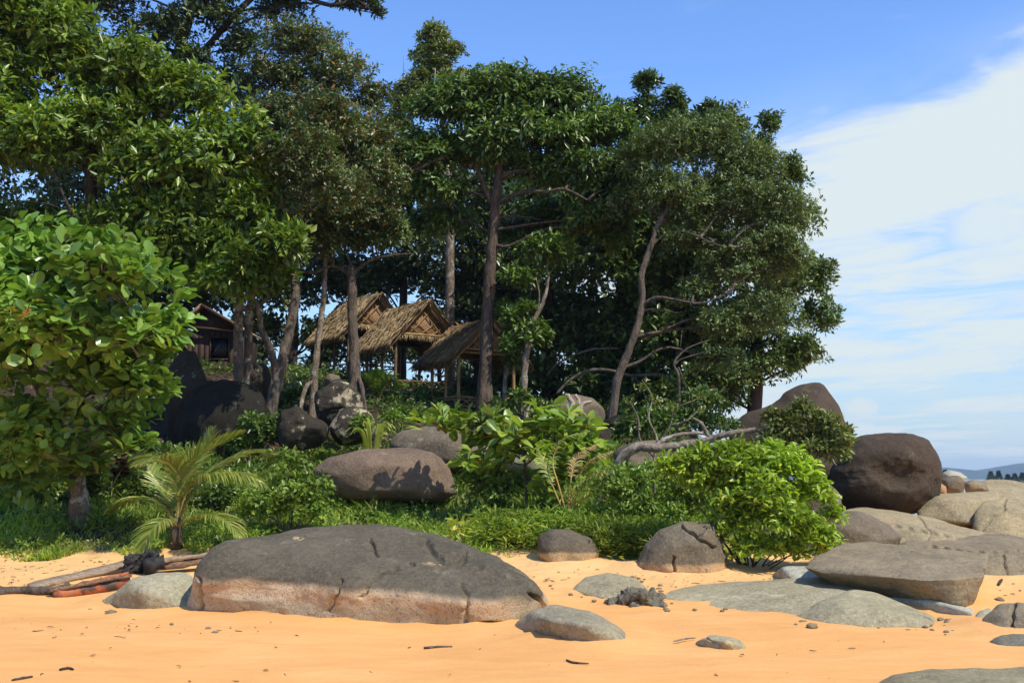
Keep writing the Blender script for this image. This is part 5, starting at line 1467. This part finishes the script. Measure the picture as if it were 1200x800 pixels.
def build_grass():
    rng = np.random.default_rng(21)
    n = 88000
    x = rng.uniform(-13, 6.8, n)
    y = 17.0 + 7.5 * rng.uniform(0, 1, n) ** 1.5
    nv = np.sin(x * 1.7 + 0.5) * np.cos(y * 1.9) + 0.6 * np.sin(x * 3.9 + y * 3.1) + 0.4 * np.sin(x * 7.3 - y * 5.7)
    edge = 17.25 + 0.30 * np.sin(x * 1.9) + 0.22 * np.sin(x * 4.7 + 1) + 0.5 * sstep(x, -1.2, 0.4) * sstep(x, 1.2, 0.4) - 0.5 * sstep(x, 1.4, 2.4)
    keep = (y > edge) & (rng.uniform(0, 1, n) < 0.35 + 0.65 * sstep(nv, -0.9, 0.5)) & (x < 6.2 - 0.25 * (y - 17))
    keep &= ~((x > 2.9) & (y < 18.2) & (rng.uniform(0, 1, n) < 0.8))
    x, y, nv = x[keep], y[keep], nv[keep]
    n = len(x)
    tall = 0.10 + 0.13 * sstep(nv, -0.4, 1.4) + 0.16 * sstep(x, 0.5, 2.0) * sstep(nv, -0.6, 0.8)
    L = tall * rng.uniform(0.55, 1.35, n) * (1 + 0.5 * sstep(y, edge.max() + 0.4, 19.5))
    z = height(x, y) - 0.02
    lean = np.stack((rng.standard_normal(n) * 0.45, rng.standard_normal(n) * 0.45, np.ones(n)), 1)
    d = norm(lean)
    side = norm(np.cross(d, rng.standard_normal((n, 3))))
    w = rng.uniform(0.007, 0.016, n)[:, None]
    p0 = np.stack((x, y, z), 1)
    p1 = p0 + d * L[:, None] * 0.55
    d2 = norm(d + np.stack((lean[:, 0], lean[:, 1], np.full(n, -0.55)), 1) * 0.8)
    p2 = p1 + d2 * L[:, None] * 0.55
    v = np.stack((p0 - side * w, p0 + side * w, p1 + side * w, p1 - side * w, p2), 1).reshape(-1, 3)
    i = np.arange(n) * 5
    q = np.stack((i, i + 1, i + 2, i + 3), 1)
    t = np.stack((i + 3, i + 2, i + 4), 1)
    link('grass', mesh_np('grass', v, [q, t], False, L_['grass']), None, 'bright green grass covering the bank between the boulders', 'grass', None, 'stuff')
    # broad little leaves among the grass and creeping plants at its edge
    n = 11000
    x = rng.uniform(-13, 6.0, n)
    y = 17.3 + 7.0 * rng.uniform(0, 1, n) ** 1.2
    ok = (np.sin(x * 2.3) + np.sin(y * 3.1 + x) > 0.1) & (x < 5.5 - 0.3 * (y - 17))
    x, y = x[ok], y[ok]
    C = np.stack((x, y, height(x, y) + rng.uniform(0.02, 0.22, len(x))), 1)
    A = norm(rng.standard_normal(C.shape) * 0.5 + np.array((0, 0, 1.0)))
    v, f = leaf_arrays(*bunch(C, A, 5, rng, 0.075, 0.035, 0.6, 0.2))
    link('ground_cover', mesh_np('ground_cover', v, f, False, L_['shrub']), None, 'small leafy weeds growing among the grass of the bank', 'weeds', None, 'stuff')
    # bamboo-like tall grass left and right of the banded boulder
    n = 5200
    pxs = rng.choice(7, n)
    cen = np.array([P(*k)[:2] for k in ((715, 640, 17.2), (735, 610, 17.6), (690, 605, 17.6), (665, 612, 17.5), (755, 600, 17.8), (610, 622, 17.7), (770, 625, 17.0))])
    spread_ = np.array(((0.28, 0.2), (0.35, 0.25), (0.4, 0.25), (0.4, 0.2), (0.35, 0.25), (0.5, 0.2), (0.16, 0.2)))
    xy = cen[pxs] + rng.standard_normal((n, 2)) * spread_[pxs]
    hh = rng.uniform(0.08, 0.5, n)
    C = np.stack((xy[:, 0], xy[:, 1], height(xy[:, 0], xy[:, 1]) + hh), 1)
    A = norm(rng.standard_normal(C.shape) * 0.5 + np.array((0, -0.2, 1.0)))
    v, f = leaf_arrays(*bunch(C, A, 6, rng, 0.13, 0.016, 0.4, 0.15))
    link('tall_grass', mesh_np('tall_grass', v, f, False, L_['grass']), None, 'tufts of narrow bladed tall grass around the banded boulders', 'grass', None, 'stuff')
    # fallen leaves and low plants on the shaded hill
    n = 9000
    x = rng.uniform(-12, 4, n)
    y = rng.uniform(21.5, 37, n)
    ok = np.sin(x * 1.9 + 1) + np.sin(y * 1.4 + x * 0.7) + 0.5 * np.sin(x * 4.3 - y * 2) > -0.2
    x, y = x[ok], y[ok]
    C = np.stack((x, y, height(x, y) + rng.uniform(0.02, 0.28, len(x))), 1)
    A = norm(rng.standard_normal(C.shape) * 0.6 + np.array((0, 0, 1.0)))
    v, f = leaf_arrays(*bunch(C, A, 5, rng, 0.13, 0.06, 0.6, 0.2))
    link('undergrowth', mesh_np('undergrowth', v, f, False, L_['deep']), None, 'low dark undergrowth on the shaded hill around the huts', 'undergrowth', None, 'stuff')
    n = 16000
    x = rng.uniform(-14, 6, n)
    y = rng.uniform(22, 40, n)
    C = np.stack((x, y, height(x, y) + 0.02), 1)
    A = norm(rng.standard_normal(C.shape) * 0.3 + np.array((0, 0, 1.0)))
    v, f = leaf_arrays(C, norm(rng.standard_normal(C.shape) * np.array((1, 1, 0.15))), A, rng.uniform(0.06, 0.16, n), rng.uniform(0.03, 0.07, n))
    lit = leaf_mat('leaf_litter', ((0.0, (0.08, 0.045, 0.022)), (0.6, (0.17, 0.105, 0.055)), (1.0, (0.28, 0.19, 0.10))), 0.7, 0.1, gain=0.8)
    link('leaf_litter', mesh_np('leaf_litter', v, f, False, lit), None, 'brown fallen leaves on the shaded hill under the trees', 'leaves', None, 'stuff')


build_grass()


# ------------------------------------------------------------------ huts
M_BAM = plain_mat('bamboo', (0.42, 0.27, 0.11), (0.24, 0.14, 0.06), 9, 0.55, (1, 1, 0.4), island=0.25)
M_BAMD = plain_mat('old_bamboo', (0.20, 0.13, 0.065), (0.10, 0.065, 0.035), 9, 0.6, (1, 1, 0.4), island=0.25)
M_MAT = plain_mat('woven_matting', (0.34, 0.21, 0.10), (0.16, 0.09, 0.045), 26, 0.8)
M_THATCH = leaf_mat('thatch_dry', ((0.0, (0.18, 0.125, 0.070)), (0.5, (0.31, 0.225, 0.135)), (1.0, (0.48, 0.385, 0.26))), 0.75, 0.06, gain=0.95, warm=0.98)
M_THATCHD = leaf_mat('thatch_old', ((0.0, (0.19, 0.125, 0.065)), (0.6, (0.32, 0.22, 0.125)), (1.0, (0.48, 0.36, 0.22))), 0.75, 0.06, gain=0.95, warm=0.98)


def hut(label, A, yaw, w, l, post_h, rise, thatch, bam, seed, rails=True, over=0.32, fringe=True):
    """open bamboo shelter. A: foot of the near corner post; gable along g, side along s"""
    rng = np.random.default_rng(seed)
    A = np.asarray(A, float)
    root = empty('thatched_hut', A, label, 'hut', 'open thatched huts on the hill')
    g = np.array((math.cos(yaw), math.sin(yaw), 0))
    s = np.array((-math.sin(yaw), math.cos(yaw), 0))
    up = np.array((0, 0, 1.0))

    def pt(a, b, z):
        return A + g * a + s * b + up * z

    def pole(name, p, q, r, mat=bam, sides=7, rough=0.05):
        mb = MB()
        p, q = np.asarray(p), np.asarray(q)
        mid = (p + q) / 2 + rng.standard_normal(3) * 0.012
        mb.tube(smooth_path([p, mid, q], 3), r, sides, rough, int(rng.integers(99)))
        return mb.build(name, mat, root)
    for a, b in ((0, 0), (w, 0), (0, l), (w, l)):
        f = pt(a, b, 0)
        pole('post', (f[0], f[1], hz(f[0], f[1]) - 0.2), pt(a, b, post_h + 0.02), 0.052)
    pole('post', pt(w * 0.02, l * 0.5, min(0, hz(*pt(w * 0.02, l * 0.5, 0)[:2]) - A[2]) - 0.2), pt(w * 0.02, l * 0.5, post_h), 0.045)
    for b in (0, l):
        pole('tie_beam', pt(-0.15, b, post_h), pt(w + 0.15, b, post_h), 0.04)
    for a in (0, w):
        pole('wall_plate', pt(a, -0.2, post_h + 0.04), pt(a, l + 0.2, post_h + 0.04), 0.035)
    top = post_h + rise
    pole('ridge_pole', pt(w / 2, -over - 0.08, top), pt(w / 2, l + over, top), 0.035)
    ev = 0.34
    ez = post_h - rise * ev / (w / 2)
    for b in (-over, l + over):
        pole('rafter', pt(-ev, b, ez), pt(w / 2 + 0.10, b, top + 0.2 * rise * 0.5), 0.03)
        pole('rafter', pt(w + ev, b + 0.03, ez), pt(w / 2 - 0.10, b + 0.03, top + 0.2 * rise * 0.5), 0.03)
    pole('eave_batten', pt(-ev, -over, ez), pt(-ev, l + over, ez), 0.022)
    pole('eave_batten', pt(w + ev, -over, ez), pt(w + ev, l + over, ez), 0.022)
    # woven gable ends with their crossed bamboo
    for b in (-0.10, l + 0.1):
        mb = MB()
        tri = [pt(0, b, post_h + 0.05), pt(w, b, post_h + 0.05), pt(w / 2, b, top - 0.03)]
        mb.add(tri + [k + s * 0.03 for k in tri], [(0, 1, 2), (3, 5, 4)], [(0, 3, 4, 1), (1, 4, 5, 2), (2, 5, 3, 0)])
        mb.build('gable_panel', M_MAT, root, False)
    for k in range(3):
        a0 = w * (0.20 + 0.2 * k)
        run = min(w * 0.34, w / 2 + 0.0)
        pole('gable_lattice', pt(a0, -0.14, post_h + 0.10), pt(min(a0 + run, w * 0.80), -0.14, post_h + 0.1 + rise * (0.62 - 0.2 * k)), 0.016, M_BAM)
        a1 = w * (0.80 - 0.2 * k)
        pole('gable_lattice', pt(a1, -0.16, post_h + 0.10), pt(max(a1 - run, w * 0.20), -0.16, post_h + 0.1 + rise * (0.62 - 0.2 * k)), 0.016, M_BAM)
    pole('gable_beam', pt(-0.1, -0.17, post_h + 0.08), pt(w + 0.1, -0.17, post_h + 0.08), 0.03, M_BAM)
    # thatch: a backing sheet and courses of dry palm leaf on each slope
    for sgn in (-1, 1):
        r0, r1 = pt(w / 2, -over, top + 0.03), pt(w / 2, l + over, top + 0.03)
        e0 = pt(-ev if sgn < 0 else w + ev, -over, ez + 0.03)
        e1 = pt(-ev if sgn < 0 else w + ev, l + over, ez + 0.03)
        down = (e0 - r0) / np.linalg.norm(e0 - r0)
        along = (r1 - r0) / np.linalg.norm(r1 - r0)
        nrm = np.cross(along, down)
        nrm = nrm if nrm[2] > 0 else -nrm
        SL, AL = np.linalg.norm(e0 - r0), np.linalg.norm(r1 - r0)
        mb = MB()
        q4 = [r0, r1, e1, e0]
        mb.add(q4 + [k + nrm * 0.05 for k in q4], None, [(0, 1, 2, 3), (4, 7, 6, 5), (0, 4, 5, 1), (1, 5, 6, 2), (2, 6, 7, 3), (3, 7, 4, 0)])
        n = 4200
        course = rng.integers(0, 13, n)
        t = (course + rng.uniform(-0.25, 0.25, n)) / 13.0
        pos = r0 + down * (t * SL * 0.97)[:, None] + along * (rng.uniform(-0.03, 1.03, n) * AL)[:, None] + nrm * (0.055 + 0.02 * rng.uniform(0, 1, n))[:, None]
        d = norm(down + 0.20 * rng.standard_normal((n, 3)) * (along + 0.2) + nrm * rng.uniform(-0.02, 0.14, (n, 1)))
        nn = norm(nrm + 0.35 * rng.standard_normal((n, 3)))
        v, f = leaf_arrays(pos, d, nn, rng.uniform(0.2, 0.46, n), rng.uniform(0.014, 0.038, n))
        mb.add(v, f)
        # ragged ends along the eave and ridge cap
        m = 420
        pos = e0 + along * (rng.uniform(0, 1, m) * AL)[:, None] - down * 0.12 + nrm * 0.03
        v, f = leaf_arrays(pos, norm(down * 0.8 + np.array((0, 0, -0.5)) + 0.25 * rng.standard_normal((m, 3))), norm(nrm + 0.3 * rng.standard_normal((m, 3))), rng.uniform(0.18, 0.36, m), rng.uniform(0.02, 0.05, m))
        mb.add(v, f)
        m = 260
        pos = r0 + along * (rng.uniform(0, 1, m) * AL)[:, None] + up * 0.05
        v, f = leaf_arrays(pos, norm(down + 0.3 * rng.standard_normal((m, 3))), norm(nrm + 0.4 * rng.standard_normal((m, 3))), rng.uniform(0.2, 0.35, m), rng.uniform(0.02, 0.05, m))
        mb.add(v, f)
        mb.build('thatch', thatch, root, False)
    if fringe:
        m = 260
        pos = np.array([pt(a, -0.2, post_h + 0.06) for a in rng.uniform(-0.1, w + 0.1, m)])
        v, f = leaf_arrays(pos, norm(np.array((0, 0, -1.0)) - s * 0.35 + 0.3 * rng.standard_normal((m, 3))), norm(-s + 0.4 * rng.standard_normal((m, 3))), rng.uniform(0.12, 0.26, m), rng.uniform(0.02, 0.045, m))
        link('thatch_fringe', mesh_np('thatch_fringe', v, f, False, M_THATCH), root)
    if rails:
        for (p, q, zz) in (((0.0, 0), (w, 0), 0), ((0, l), (w, l), 0), ((w, 0), (w, l), 0), ((0, 0), (0, l), 0)):
            if (p, q) == ((0.0, 0), (w, 0)) and rails == 'open':
                continue
            a, b = pt(*p, 0.30), pt(*q, 0.30)
            c, d_ = pt(*p, 0.58), pt(*q, 0.58)
            pole('rail', a, b, 0.028)
            pole('rail', c, d_, 0.028)
            for k in range(4):
                t0, t1 = k / 4, (k + 1) / 4
                pole('brace', a * (1 - t0) + b * t0, c * (1 - t1) + d_ * t1, 0.016)
                pole('brace', a * (1 - t1) + b * t1, c * (1 - t0) + d_ * t0, 0.016)
    return root


def build_huts():
    def near(px, py, Y):
        return P(px, py, Y)
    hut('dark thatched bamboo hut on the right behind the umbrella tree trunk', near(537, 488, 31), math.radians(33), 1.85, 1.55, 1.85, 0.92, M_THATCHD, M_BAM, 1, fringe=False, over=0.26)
    hut('golden thatched bamboo hut in the middle of the three', near(463, 468, 33.4), math.radians(35), 1.95, 1.9, 1.95, 1.10, M_THATCH, M_BAMD, 2, over=0.30)
    hut('golden thatched bamboo hut on the left behind the red barked trunk', near(407, 447, 35.6), math.radians(36), 1.95, 2.0, 1.80, 1.10, M_THATCH, M_BAMD, 3, over=0.30)
    # cabin
    Y = 33.0
    c0 = P(222, 432, Y)
    root = empty('cabin', c0, 'small brown wooden cabin among the rocks left of the twin trunks', 'cabin')
    wood = plain_mat('cabin_board', (0.060, 0.036, 0.023), (0.030, 0.018, 0.012), 7, 0.75, (3, 3, 0.5), island=0.25)  # board colour darkened to stand for the deep shade on the cabin
    pale = plain_mat('cabin_trim', (0.25, 0.185, 0.125), (0.13, 0.09, 0.06), 9, 0.8)
    glass = plain_mat('cabin_dark', (0.012, 0.011, 0.010), (0.02, 0.018, 0.016), 4, 0.3)
    x0, x1 = P(218, 420, Y)[0], P(281, 420, Y)[0]
    zb, zt = P(250, 436, Y)[2] - 0.4, P(250, 388, Y)[2]
    wz0, wz1 = P(250, 421, Y)[2], P(250, 395, Y)[2]
    wx0, wx1 = P(247, 400, Y)[0], P(269, 400, Y)[0]
    nb = 9
    for k in range(nb):
        a, b = x0 + (x1 - x0) * k / nb, x0 + (x1 - x0) * (k + 1) / nb - 0.012
        mid = (a + b) / 2
        spans = [(zb, zt)] if not (wx0 < mid < wx1) else [(zb, wz0), (wz1, zt)]
        for (u, v) in spans:
            mb = MB()
            mb.box(((a + b) / 2, Y + 0.01 * (k % 2), (u + v) / 2), ((b - a) / 2, 0, 0), (0, 0.02, 0), (0, 0, (v - u) / 2))
            mb.build('board', wood, root, False)
    for a in (x0 + 0.02, x1 - 0.02):
        mb = MB()
        mb.box((a, Y + 1.1, (zb + zt) / 2), (0.03, 0, 0), (0, 1.05, 0), (0, 0, (zt - zb) / 2))
        mb.build('side_wall', wood, root, False)
    mb = MB()
    mb.box(((x0 + x1) / 2, Y + 2.15, (zb + zt) / 2), ((x1 - x0) / 2, 0, 0), (0, 0.03, 0), (0, 0, (zt - zb) / 2))
    mb.build('back_wall', wood, root, False)
    win = MB()
    win.box(((wx0 + wx1) / 2, Y + 0.06, (wz0 + wz1) / 2), ((wx1 - wx0) / 2 + 0.03, 0, 0), (0, 0.01, 0), (0, 0, (wz1 - wz0) / 2 + 0.03))
    wo = win.build('window', glass, root, False)
    for (p, q) in (((wx0, wz0), (wx1, wz0)), ((wx0, wz1), (wx1, wz1)), ((wx0, wz0), (wx0, wz1)), ((wx1, wz0), (wx1, wz1))):
        mb = MB()
        mb.tube(np.array(((p[0], Y - 0.03, p[1]), (q[0], Y - 0.03, q[1]))), 0.025, 4)
        mb.build('window_frame', wood, wo, False)
    for k in range(5):
        mb = MB()
        a = wx0 + 0.06 + (wx1 - wx0 - 0.16) * k / 5
        mb.tube(np.array(((a, Y + 0.035, wz0 + 0.12), (a + 0.16, Y + 0.035, wz0 + 0.42 + 0.03 * (k % 2)))), 0.008, 4)
        mb.build('pale_slat', plain_mat('slat_grey', (0.16, 0.16, 0.17)) if k == 0 else bpy.data.materials['slat_grey'], wo, False)
    ap = P(236, 358, Y - 0.3)
    le, re = P(212, 380, Y - 0.3), P(283, 386, Y - 0.3)
    tri = [le, re, ap]
    mb = MB()
    mb.add([k + np.array((0, 0.22, -0.04)) for k in tri] + [k + np.array((0, 0.26, -0.04)) for k in tri], [(0, 1, 2), (3, 5, 4)], [(0, 3, 4, 1), (1, 4, 5, 2), (2, 5, 3, 0)])
    mb.build('gable_panel', wood, root, False)
    for (p, q) in ((le, ap), (ap, re)):
        mb = MB()
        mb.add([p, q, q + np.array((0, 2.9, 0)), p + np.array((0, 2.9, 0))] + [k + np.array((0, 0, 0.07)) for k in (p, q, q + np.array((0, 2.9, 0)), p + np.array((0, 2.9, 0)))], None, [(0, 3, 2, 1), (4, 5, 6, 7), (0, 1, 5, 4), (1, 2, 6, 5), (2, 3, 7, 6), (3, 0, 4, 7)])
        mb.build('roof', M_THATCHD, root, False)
        mb = MB()
        mb.tube(np.array((p + np.array((0, -0.03, 0.02)), q + np.array((0, -0.03, 0.02)))), 0.05, 4)
        mb.build('barge_board', pale if p is le else wood, root, False)
    mb = MB()
    mb.tube(np.array((le + np.array((0, 0.1, -0.05)), re + np.array((0, 0.1, -0.05)))), 0.05, 4)
    mb.build('fascia', wood, root, False)


build_huts()


# ------------------------------------------------------------------ dry stone wall in the shade
def build_wall():
    Y = 20.6
    rng = np.random.default_rng(3)
    c = P(138, 592, Y)
    root = empty('stone_wall', (c[0], c[1], hz(c[0], c[1])), 'low reddish wall of flat stacked stones in the shade left of the palm', 'wall')
    m = rock_mat('wall_stone', (0.12, 0.078, 0.058), lichen=(0.28, 0.20, 0.13), lichen_amt=0.35)
    x0, x1 = P(108, 560, Y)[0], P(172, 560, Y)[0]
    z = hz(c[0], c[1]) - 0.1
    top = P(138, 520, Y)[2]
    row = 0
    while z < top:
        h = rng.uniform(0.08, 0.13)
        x = x0 + rng.uniform(-0.1, 0.05)
        while x < x1:
            wdt = rng.uniform(0.2, 0.42)
            bm = bmesh.new()
            bmesh.ops.create_cube(bm, size=1.0)
            bmesh.ops.bevel(bm, geom=bm.edges[:], offset=0.12, segments=1, affect='EDGES')
            dy = rng.uniform(-0.05, 0.05)
            for v in bm.verts:
                v.co = Vector((x + wdt / 2 + v.co.x * (wdt - 0.015) + rng.uniform(-0.008, 0.008), Y + dy + v.co.y * 0.4 + rng.uniform(-0.012, 0.012), z + h / 2 + v.co.z * (h - 0.012) + rng.uniform(-0.006, 0.006)))
            me = bpy.data.meshes.new('stone')
            bm.to_mesh(me)
            bm.free()
            me.materials.append(m)
            link('stone', me, root)
            x += wdt
        z += h
        row += 1


build_wall()


# ------------------------------------------------------------------ driftwood and litter on the sand
def plank(mb, a, b, wid, thick, tilt=0.0, seg=8, seed=0, taper=1.0):
    rng = np.random.default_rng(seed)
    a, b = np.asarray(a, float), np.asarray(b, float)
    d = norm(b - a)
    side = norm(np.cross(d, np.array((0, 0, 1.0))))
    up = np.cross(side, d)
    c, s = math.cos(tilt), math.sin(tilt)
    side, up = side * c + up * s, up * c - side * s
    v, q = [], []
    for k in range(seg + 1):
        t = k / seg
        p = a + (b - a) * t
        w = wid * (1 - (1 - taper) * t) * (1 + 0.10 * rng.standard_normal())
        h = thick * (1 + 0.08 * rng.standard_normal())
        j = up * 0.006 * rng.standard_normal()
        v += [p - side * w / 2 - up * h / 2 + j, p + side * w / 2 - up * h / 2 + j, p + side * w / 2 + up * h / 2 + j, p - side * w / 2 + up * h / 2 + j]
    for k in range(seg):
        o = k * 4
        for e in range(4):
            f = (e + 1) % 4
            q.append((o + e, o + f, o + 4 + f, o + 4 + e))
    q += [(0, 3, 2, 1), (seg * 4, seg * 4 + 1, seg * 4 + 2, seg * 4 + 3)]
    mb.add(v, None, q)


def build_driftwood():
    grp = 'driftwood at the top of the beach'
    grey = plain_mat('driftwood_grey', (0.36, 0.27, 0.18), (0.20, 0.145, 0.10), 6, 0.85, (0.35, 6, 6), 0.5)
    brown = plain_mat('driftwood_brown', (0.24, 0.15, 0.09), (0.12, 0.075, 0.045), 6, 0.85, (0.35, 6, 6), 0.5)
    m, t, out = new_mat('peeling_orange_paint')
    pos = t.n('ShaderNodeNewGeometry').outputs['Position']
    n1 = t.noise(pos, 5.5, 6, 0.6, 0.4)
    col = t.ramp(n1, ((0.43, (0.075, 0.05, 0.038)), (0.49, (0.30, 0.085, 0.035)), (0.60, (0.44, 0.145, 0.055)), (0.66, (0.24, 0.15, 0.09))))
    t.t.links.new(principled(t, col, 0.6, n1, 0.4, 0.02), out.inputs['Surface'])
    char = plain_mat('charred_wood', (0.016, 0.015, 0.015), (0.045, 0.043, 0.042), 9, 0.9, (1, 1, 1), 1.0)
    up = np.array((0, 0, 1.0))
    # painted plank standing on its edge, with its loose capping board and bottom board
    a, b = G(62, 701) - up * 0.02, G(152, 690) + up * 0.03
    root = empty('painted_plank', G(100, 700), 'plank with peeling orange paint lying before the pale grey boulder', 'plank', grp)
    mb = MB()
    plank(mb, a + up * 0.05, b + up * 0.06, 0.04, 0.12, 0.0, 6, 1, 1.0)
    mb.build('painted_face', m, root, False)
    mb = MB()
    plank(mb, a + up * 0.11 + np.array((-0.05, 0, 0)), b + up * 0.14, 0.12, 0.04, 0.1, 10, 2)
    mb.build('capping_board', brown, root, False)
    mb = MB()
    mb.tube(smooth_path([G(-20, 697) + up * 0.03, G(20, 696) + up * 0.04, G(62, 698) + up * 0.07, G(80, 694) + up * 0.1], 6), [0.07, 0.06, 0.05, 0.03], 8, 0.12)
    mb.build('driftwood_log', BK['grey'], None, label='thin grey driftwood log at the left edge before the painted plank', cat='log', group=grp)
    mb = MB()
    plank(mb, G(36, 690) + up * 0.03, G(152, 668) + up * 0.10, 0.14, 0.04, -0.45, 12, 5, 1.1)
    mb.build('driftwood_board', grey, None, False, label='long weathered grey board slanting up behind the painted plank', cat='board', group=grp)
    mb = MB()
    plank(mb, G(60, 694) + up * 0.0, G(150, 676) + up * 0.04, 0.04, 0.07, 0.0, 12, 6)
    mb.build('driftwood_board', m, None, False, label='faded orange edge board under the long weathered grey board', cat='board', group=grp)
    p0, p1 = G(146, 672) + up * 0.12, G(182, 668) + up * 0.12
    rock('charred_log', 'charred black lump of wood behind the pale grey boulder', np.concatenate([np.array([p0, p1]) + np.array(o) for o in ((0, -0.1, 0.1), (0, 0.1, 0.12), (0, -0.13, -0.12), (0, 0.1, -0.1), (0.06, -0.05, 0.16))]), char, 24, 1, 0.22, 3.0, 6, angular=0.5, seed=5, group=grp)['category'] = 'log'
    root = empty('broken_beam', G(210, 672), 'broken beam with a charred end left of the foreground boulder', 'beam', grp)
    q0, q1 = G(176, 672) + up * 0.16, G(250, 668) + up * 0.24
    mb = MB()
    plank(mb, q0, q1, 0.22, 0.06, 0.05, 8, 7)
    mb.build('top_board', grey, root, False)
    mb = MB()
    plank(mb, q0 - up * 0.09, q1 - up * 0.09, 0.18, 0.09, 0.0, 8, 8)
    mb.build('beam', brown, root, False)
    mb = MB()
    plank(mb, q0 - up * 0.03 + np.array((-0.1, -0.02, -0.02)), q0 + (q1 - q0) * 0.22 - up * 0.03, 0.24, 0.18, 0.0, 4, 9)
    mb.build('charred_end', char, root, False)
    # sticks that lie alone
    st = 'sticks on the sand'
    for lab, pts, r, mt in [('short dark stick on the sand below the foreground boulder', [(497, 760), (513, 759), (530, 758.5)], 0.012, BK['brown']), ('dark stick at the bottom left corner of the sand', [(14, 799), (26, 796), (38, 794)], 0.012, BK['dark']),
                            ('dark stick leaning on the ledge at the right edge', [(1169, 688), (1173, 682), (1177, 678)], 0.02, BK['dark']), ('thin pale twig on the sand left of the small flat stone', [(790, 752), (803, 749), (815, 748)], 0.008, BK['pale']),
                            ('forked twig on the sand below the pale domed boulder', [(664, 774), (672, 777), (690, 778)], 0.009, BK['brown']), ('short curved twig low on the sand at the middle left', [(70, 786), (80, 784), (86, 785)], 0.012, BK['dark'])]:
        mb = MB()
        mb.tube(smooth_path([G(x, y) + up * r * 0.8 for x, y in pts], 4), [r, r * 1.1, r * 0.6], 6, 0.15)
        mb.build('stick', mt, None, label=lab, cat='stick', group=st)
    # scattered litter
    rng = np.random.default_rng(77)
    V, Fc, base = [], [], 0
    mb = MB()
    spots = []
    for _ in range(170):
        spots.append((rng.uniform(-10, 160), 657 + 34 * rng.uniform(0, 1) ** 1.3))
    for _ in range(34):
        spots.append((rng.uniform(0, 1100), rng.uniform(738, 800)))
    for _ in range(40):
        spots.append((rng.uniform(0, 330), rng.normal(738, 5)))
    for _ in range(60):
        spots.append((rng.uniform(600, 760), rng.uniform(652, 690)))
    for _ in range(80):
        spots.append((rng.uniform(780, 960), rng.uniform(668, 688)))
    for _ in range(14):
        spots.append((rng.uniform(1130, 1195), rng.uniform(684, 704)))
    for (x, y) in spots:
        p = G(x, y) + up * 0.008
        a = rng.uniform(0, math.pi)
        L = 0.015 + 0.05 * rng.uniform(0, 1) ** 2
        d = np.array((math.cos(a), math.sin(a), rng.uniform(-0.1, 0.15)))
        if rng.uniform() < 0.45:
            mb.tube(np.array((p - d * L, p + rng.standard_normal(3) * np.array((0.01, 0.01, 0.002)), p + d * L)), [0.004, 0.005, 0.002], 4)
        else:
            v, f = leaf_arrays(p[None], d[None], norm(np.array((0.3 * rng.standard_normal(), 0.3 * rng.standard_normal(), 1.0)))[None], [L * 1.2], [L * 0.6])
            mb.add(v + np.array((0, 0, 0.008)), f)
    lm = leaf_mat('beach_litter', ((0.0, (0.05, 0.03, 0.02)), (0.6, (0.13, 0.075, 0.04)), (1.0, (0.26, 0.16, 0.09))), 0.8, 0.05, gain=1.0, warm=1.0)
    mb.build('beach_litter', lm, None, False, label='dry leaves, bark crumbs and twigs scattered over the sand', cat='litter', kind='stuff')


build_driftwood()


# ------------------------------------------------------------------ the hazy air
def build_haze():
    m = bpy.data.materials.new('hazy_air')
    m.use_nodes = True
    t = NT(m.node_tree)
    out = t.n('ShaderNodeOutputMaterial')
    pv = t.n('ShaderNodeVolumePrincipled')
    pv.inputs['Color'].default_value = (0.55, 0.72, 1.0, 1)
    pv.inputs['Density'].default_value = 0.00020
    t.t.links.new(pv.outputs[0], out.inputs['Volume'])
    mb = MB()
    mb.box((0, 0, 28), (4200, 0, 0), (0, 4200, 0), (0, 0, 33))
    mb.build('haze', m, None, False, label='thin sea haze that turns the far hills blue', cat='haze', kind='stuff')


build_haze()
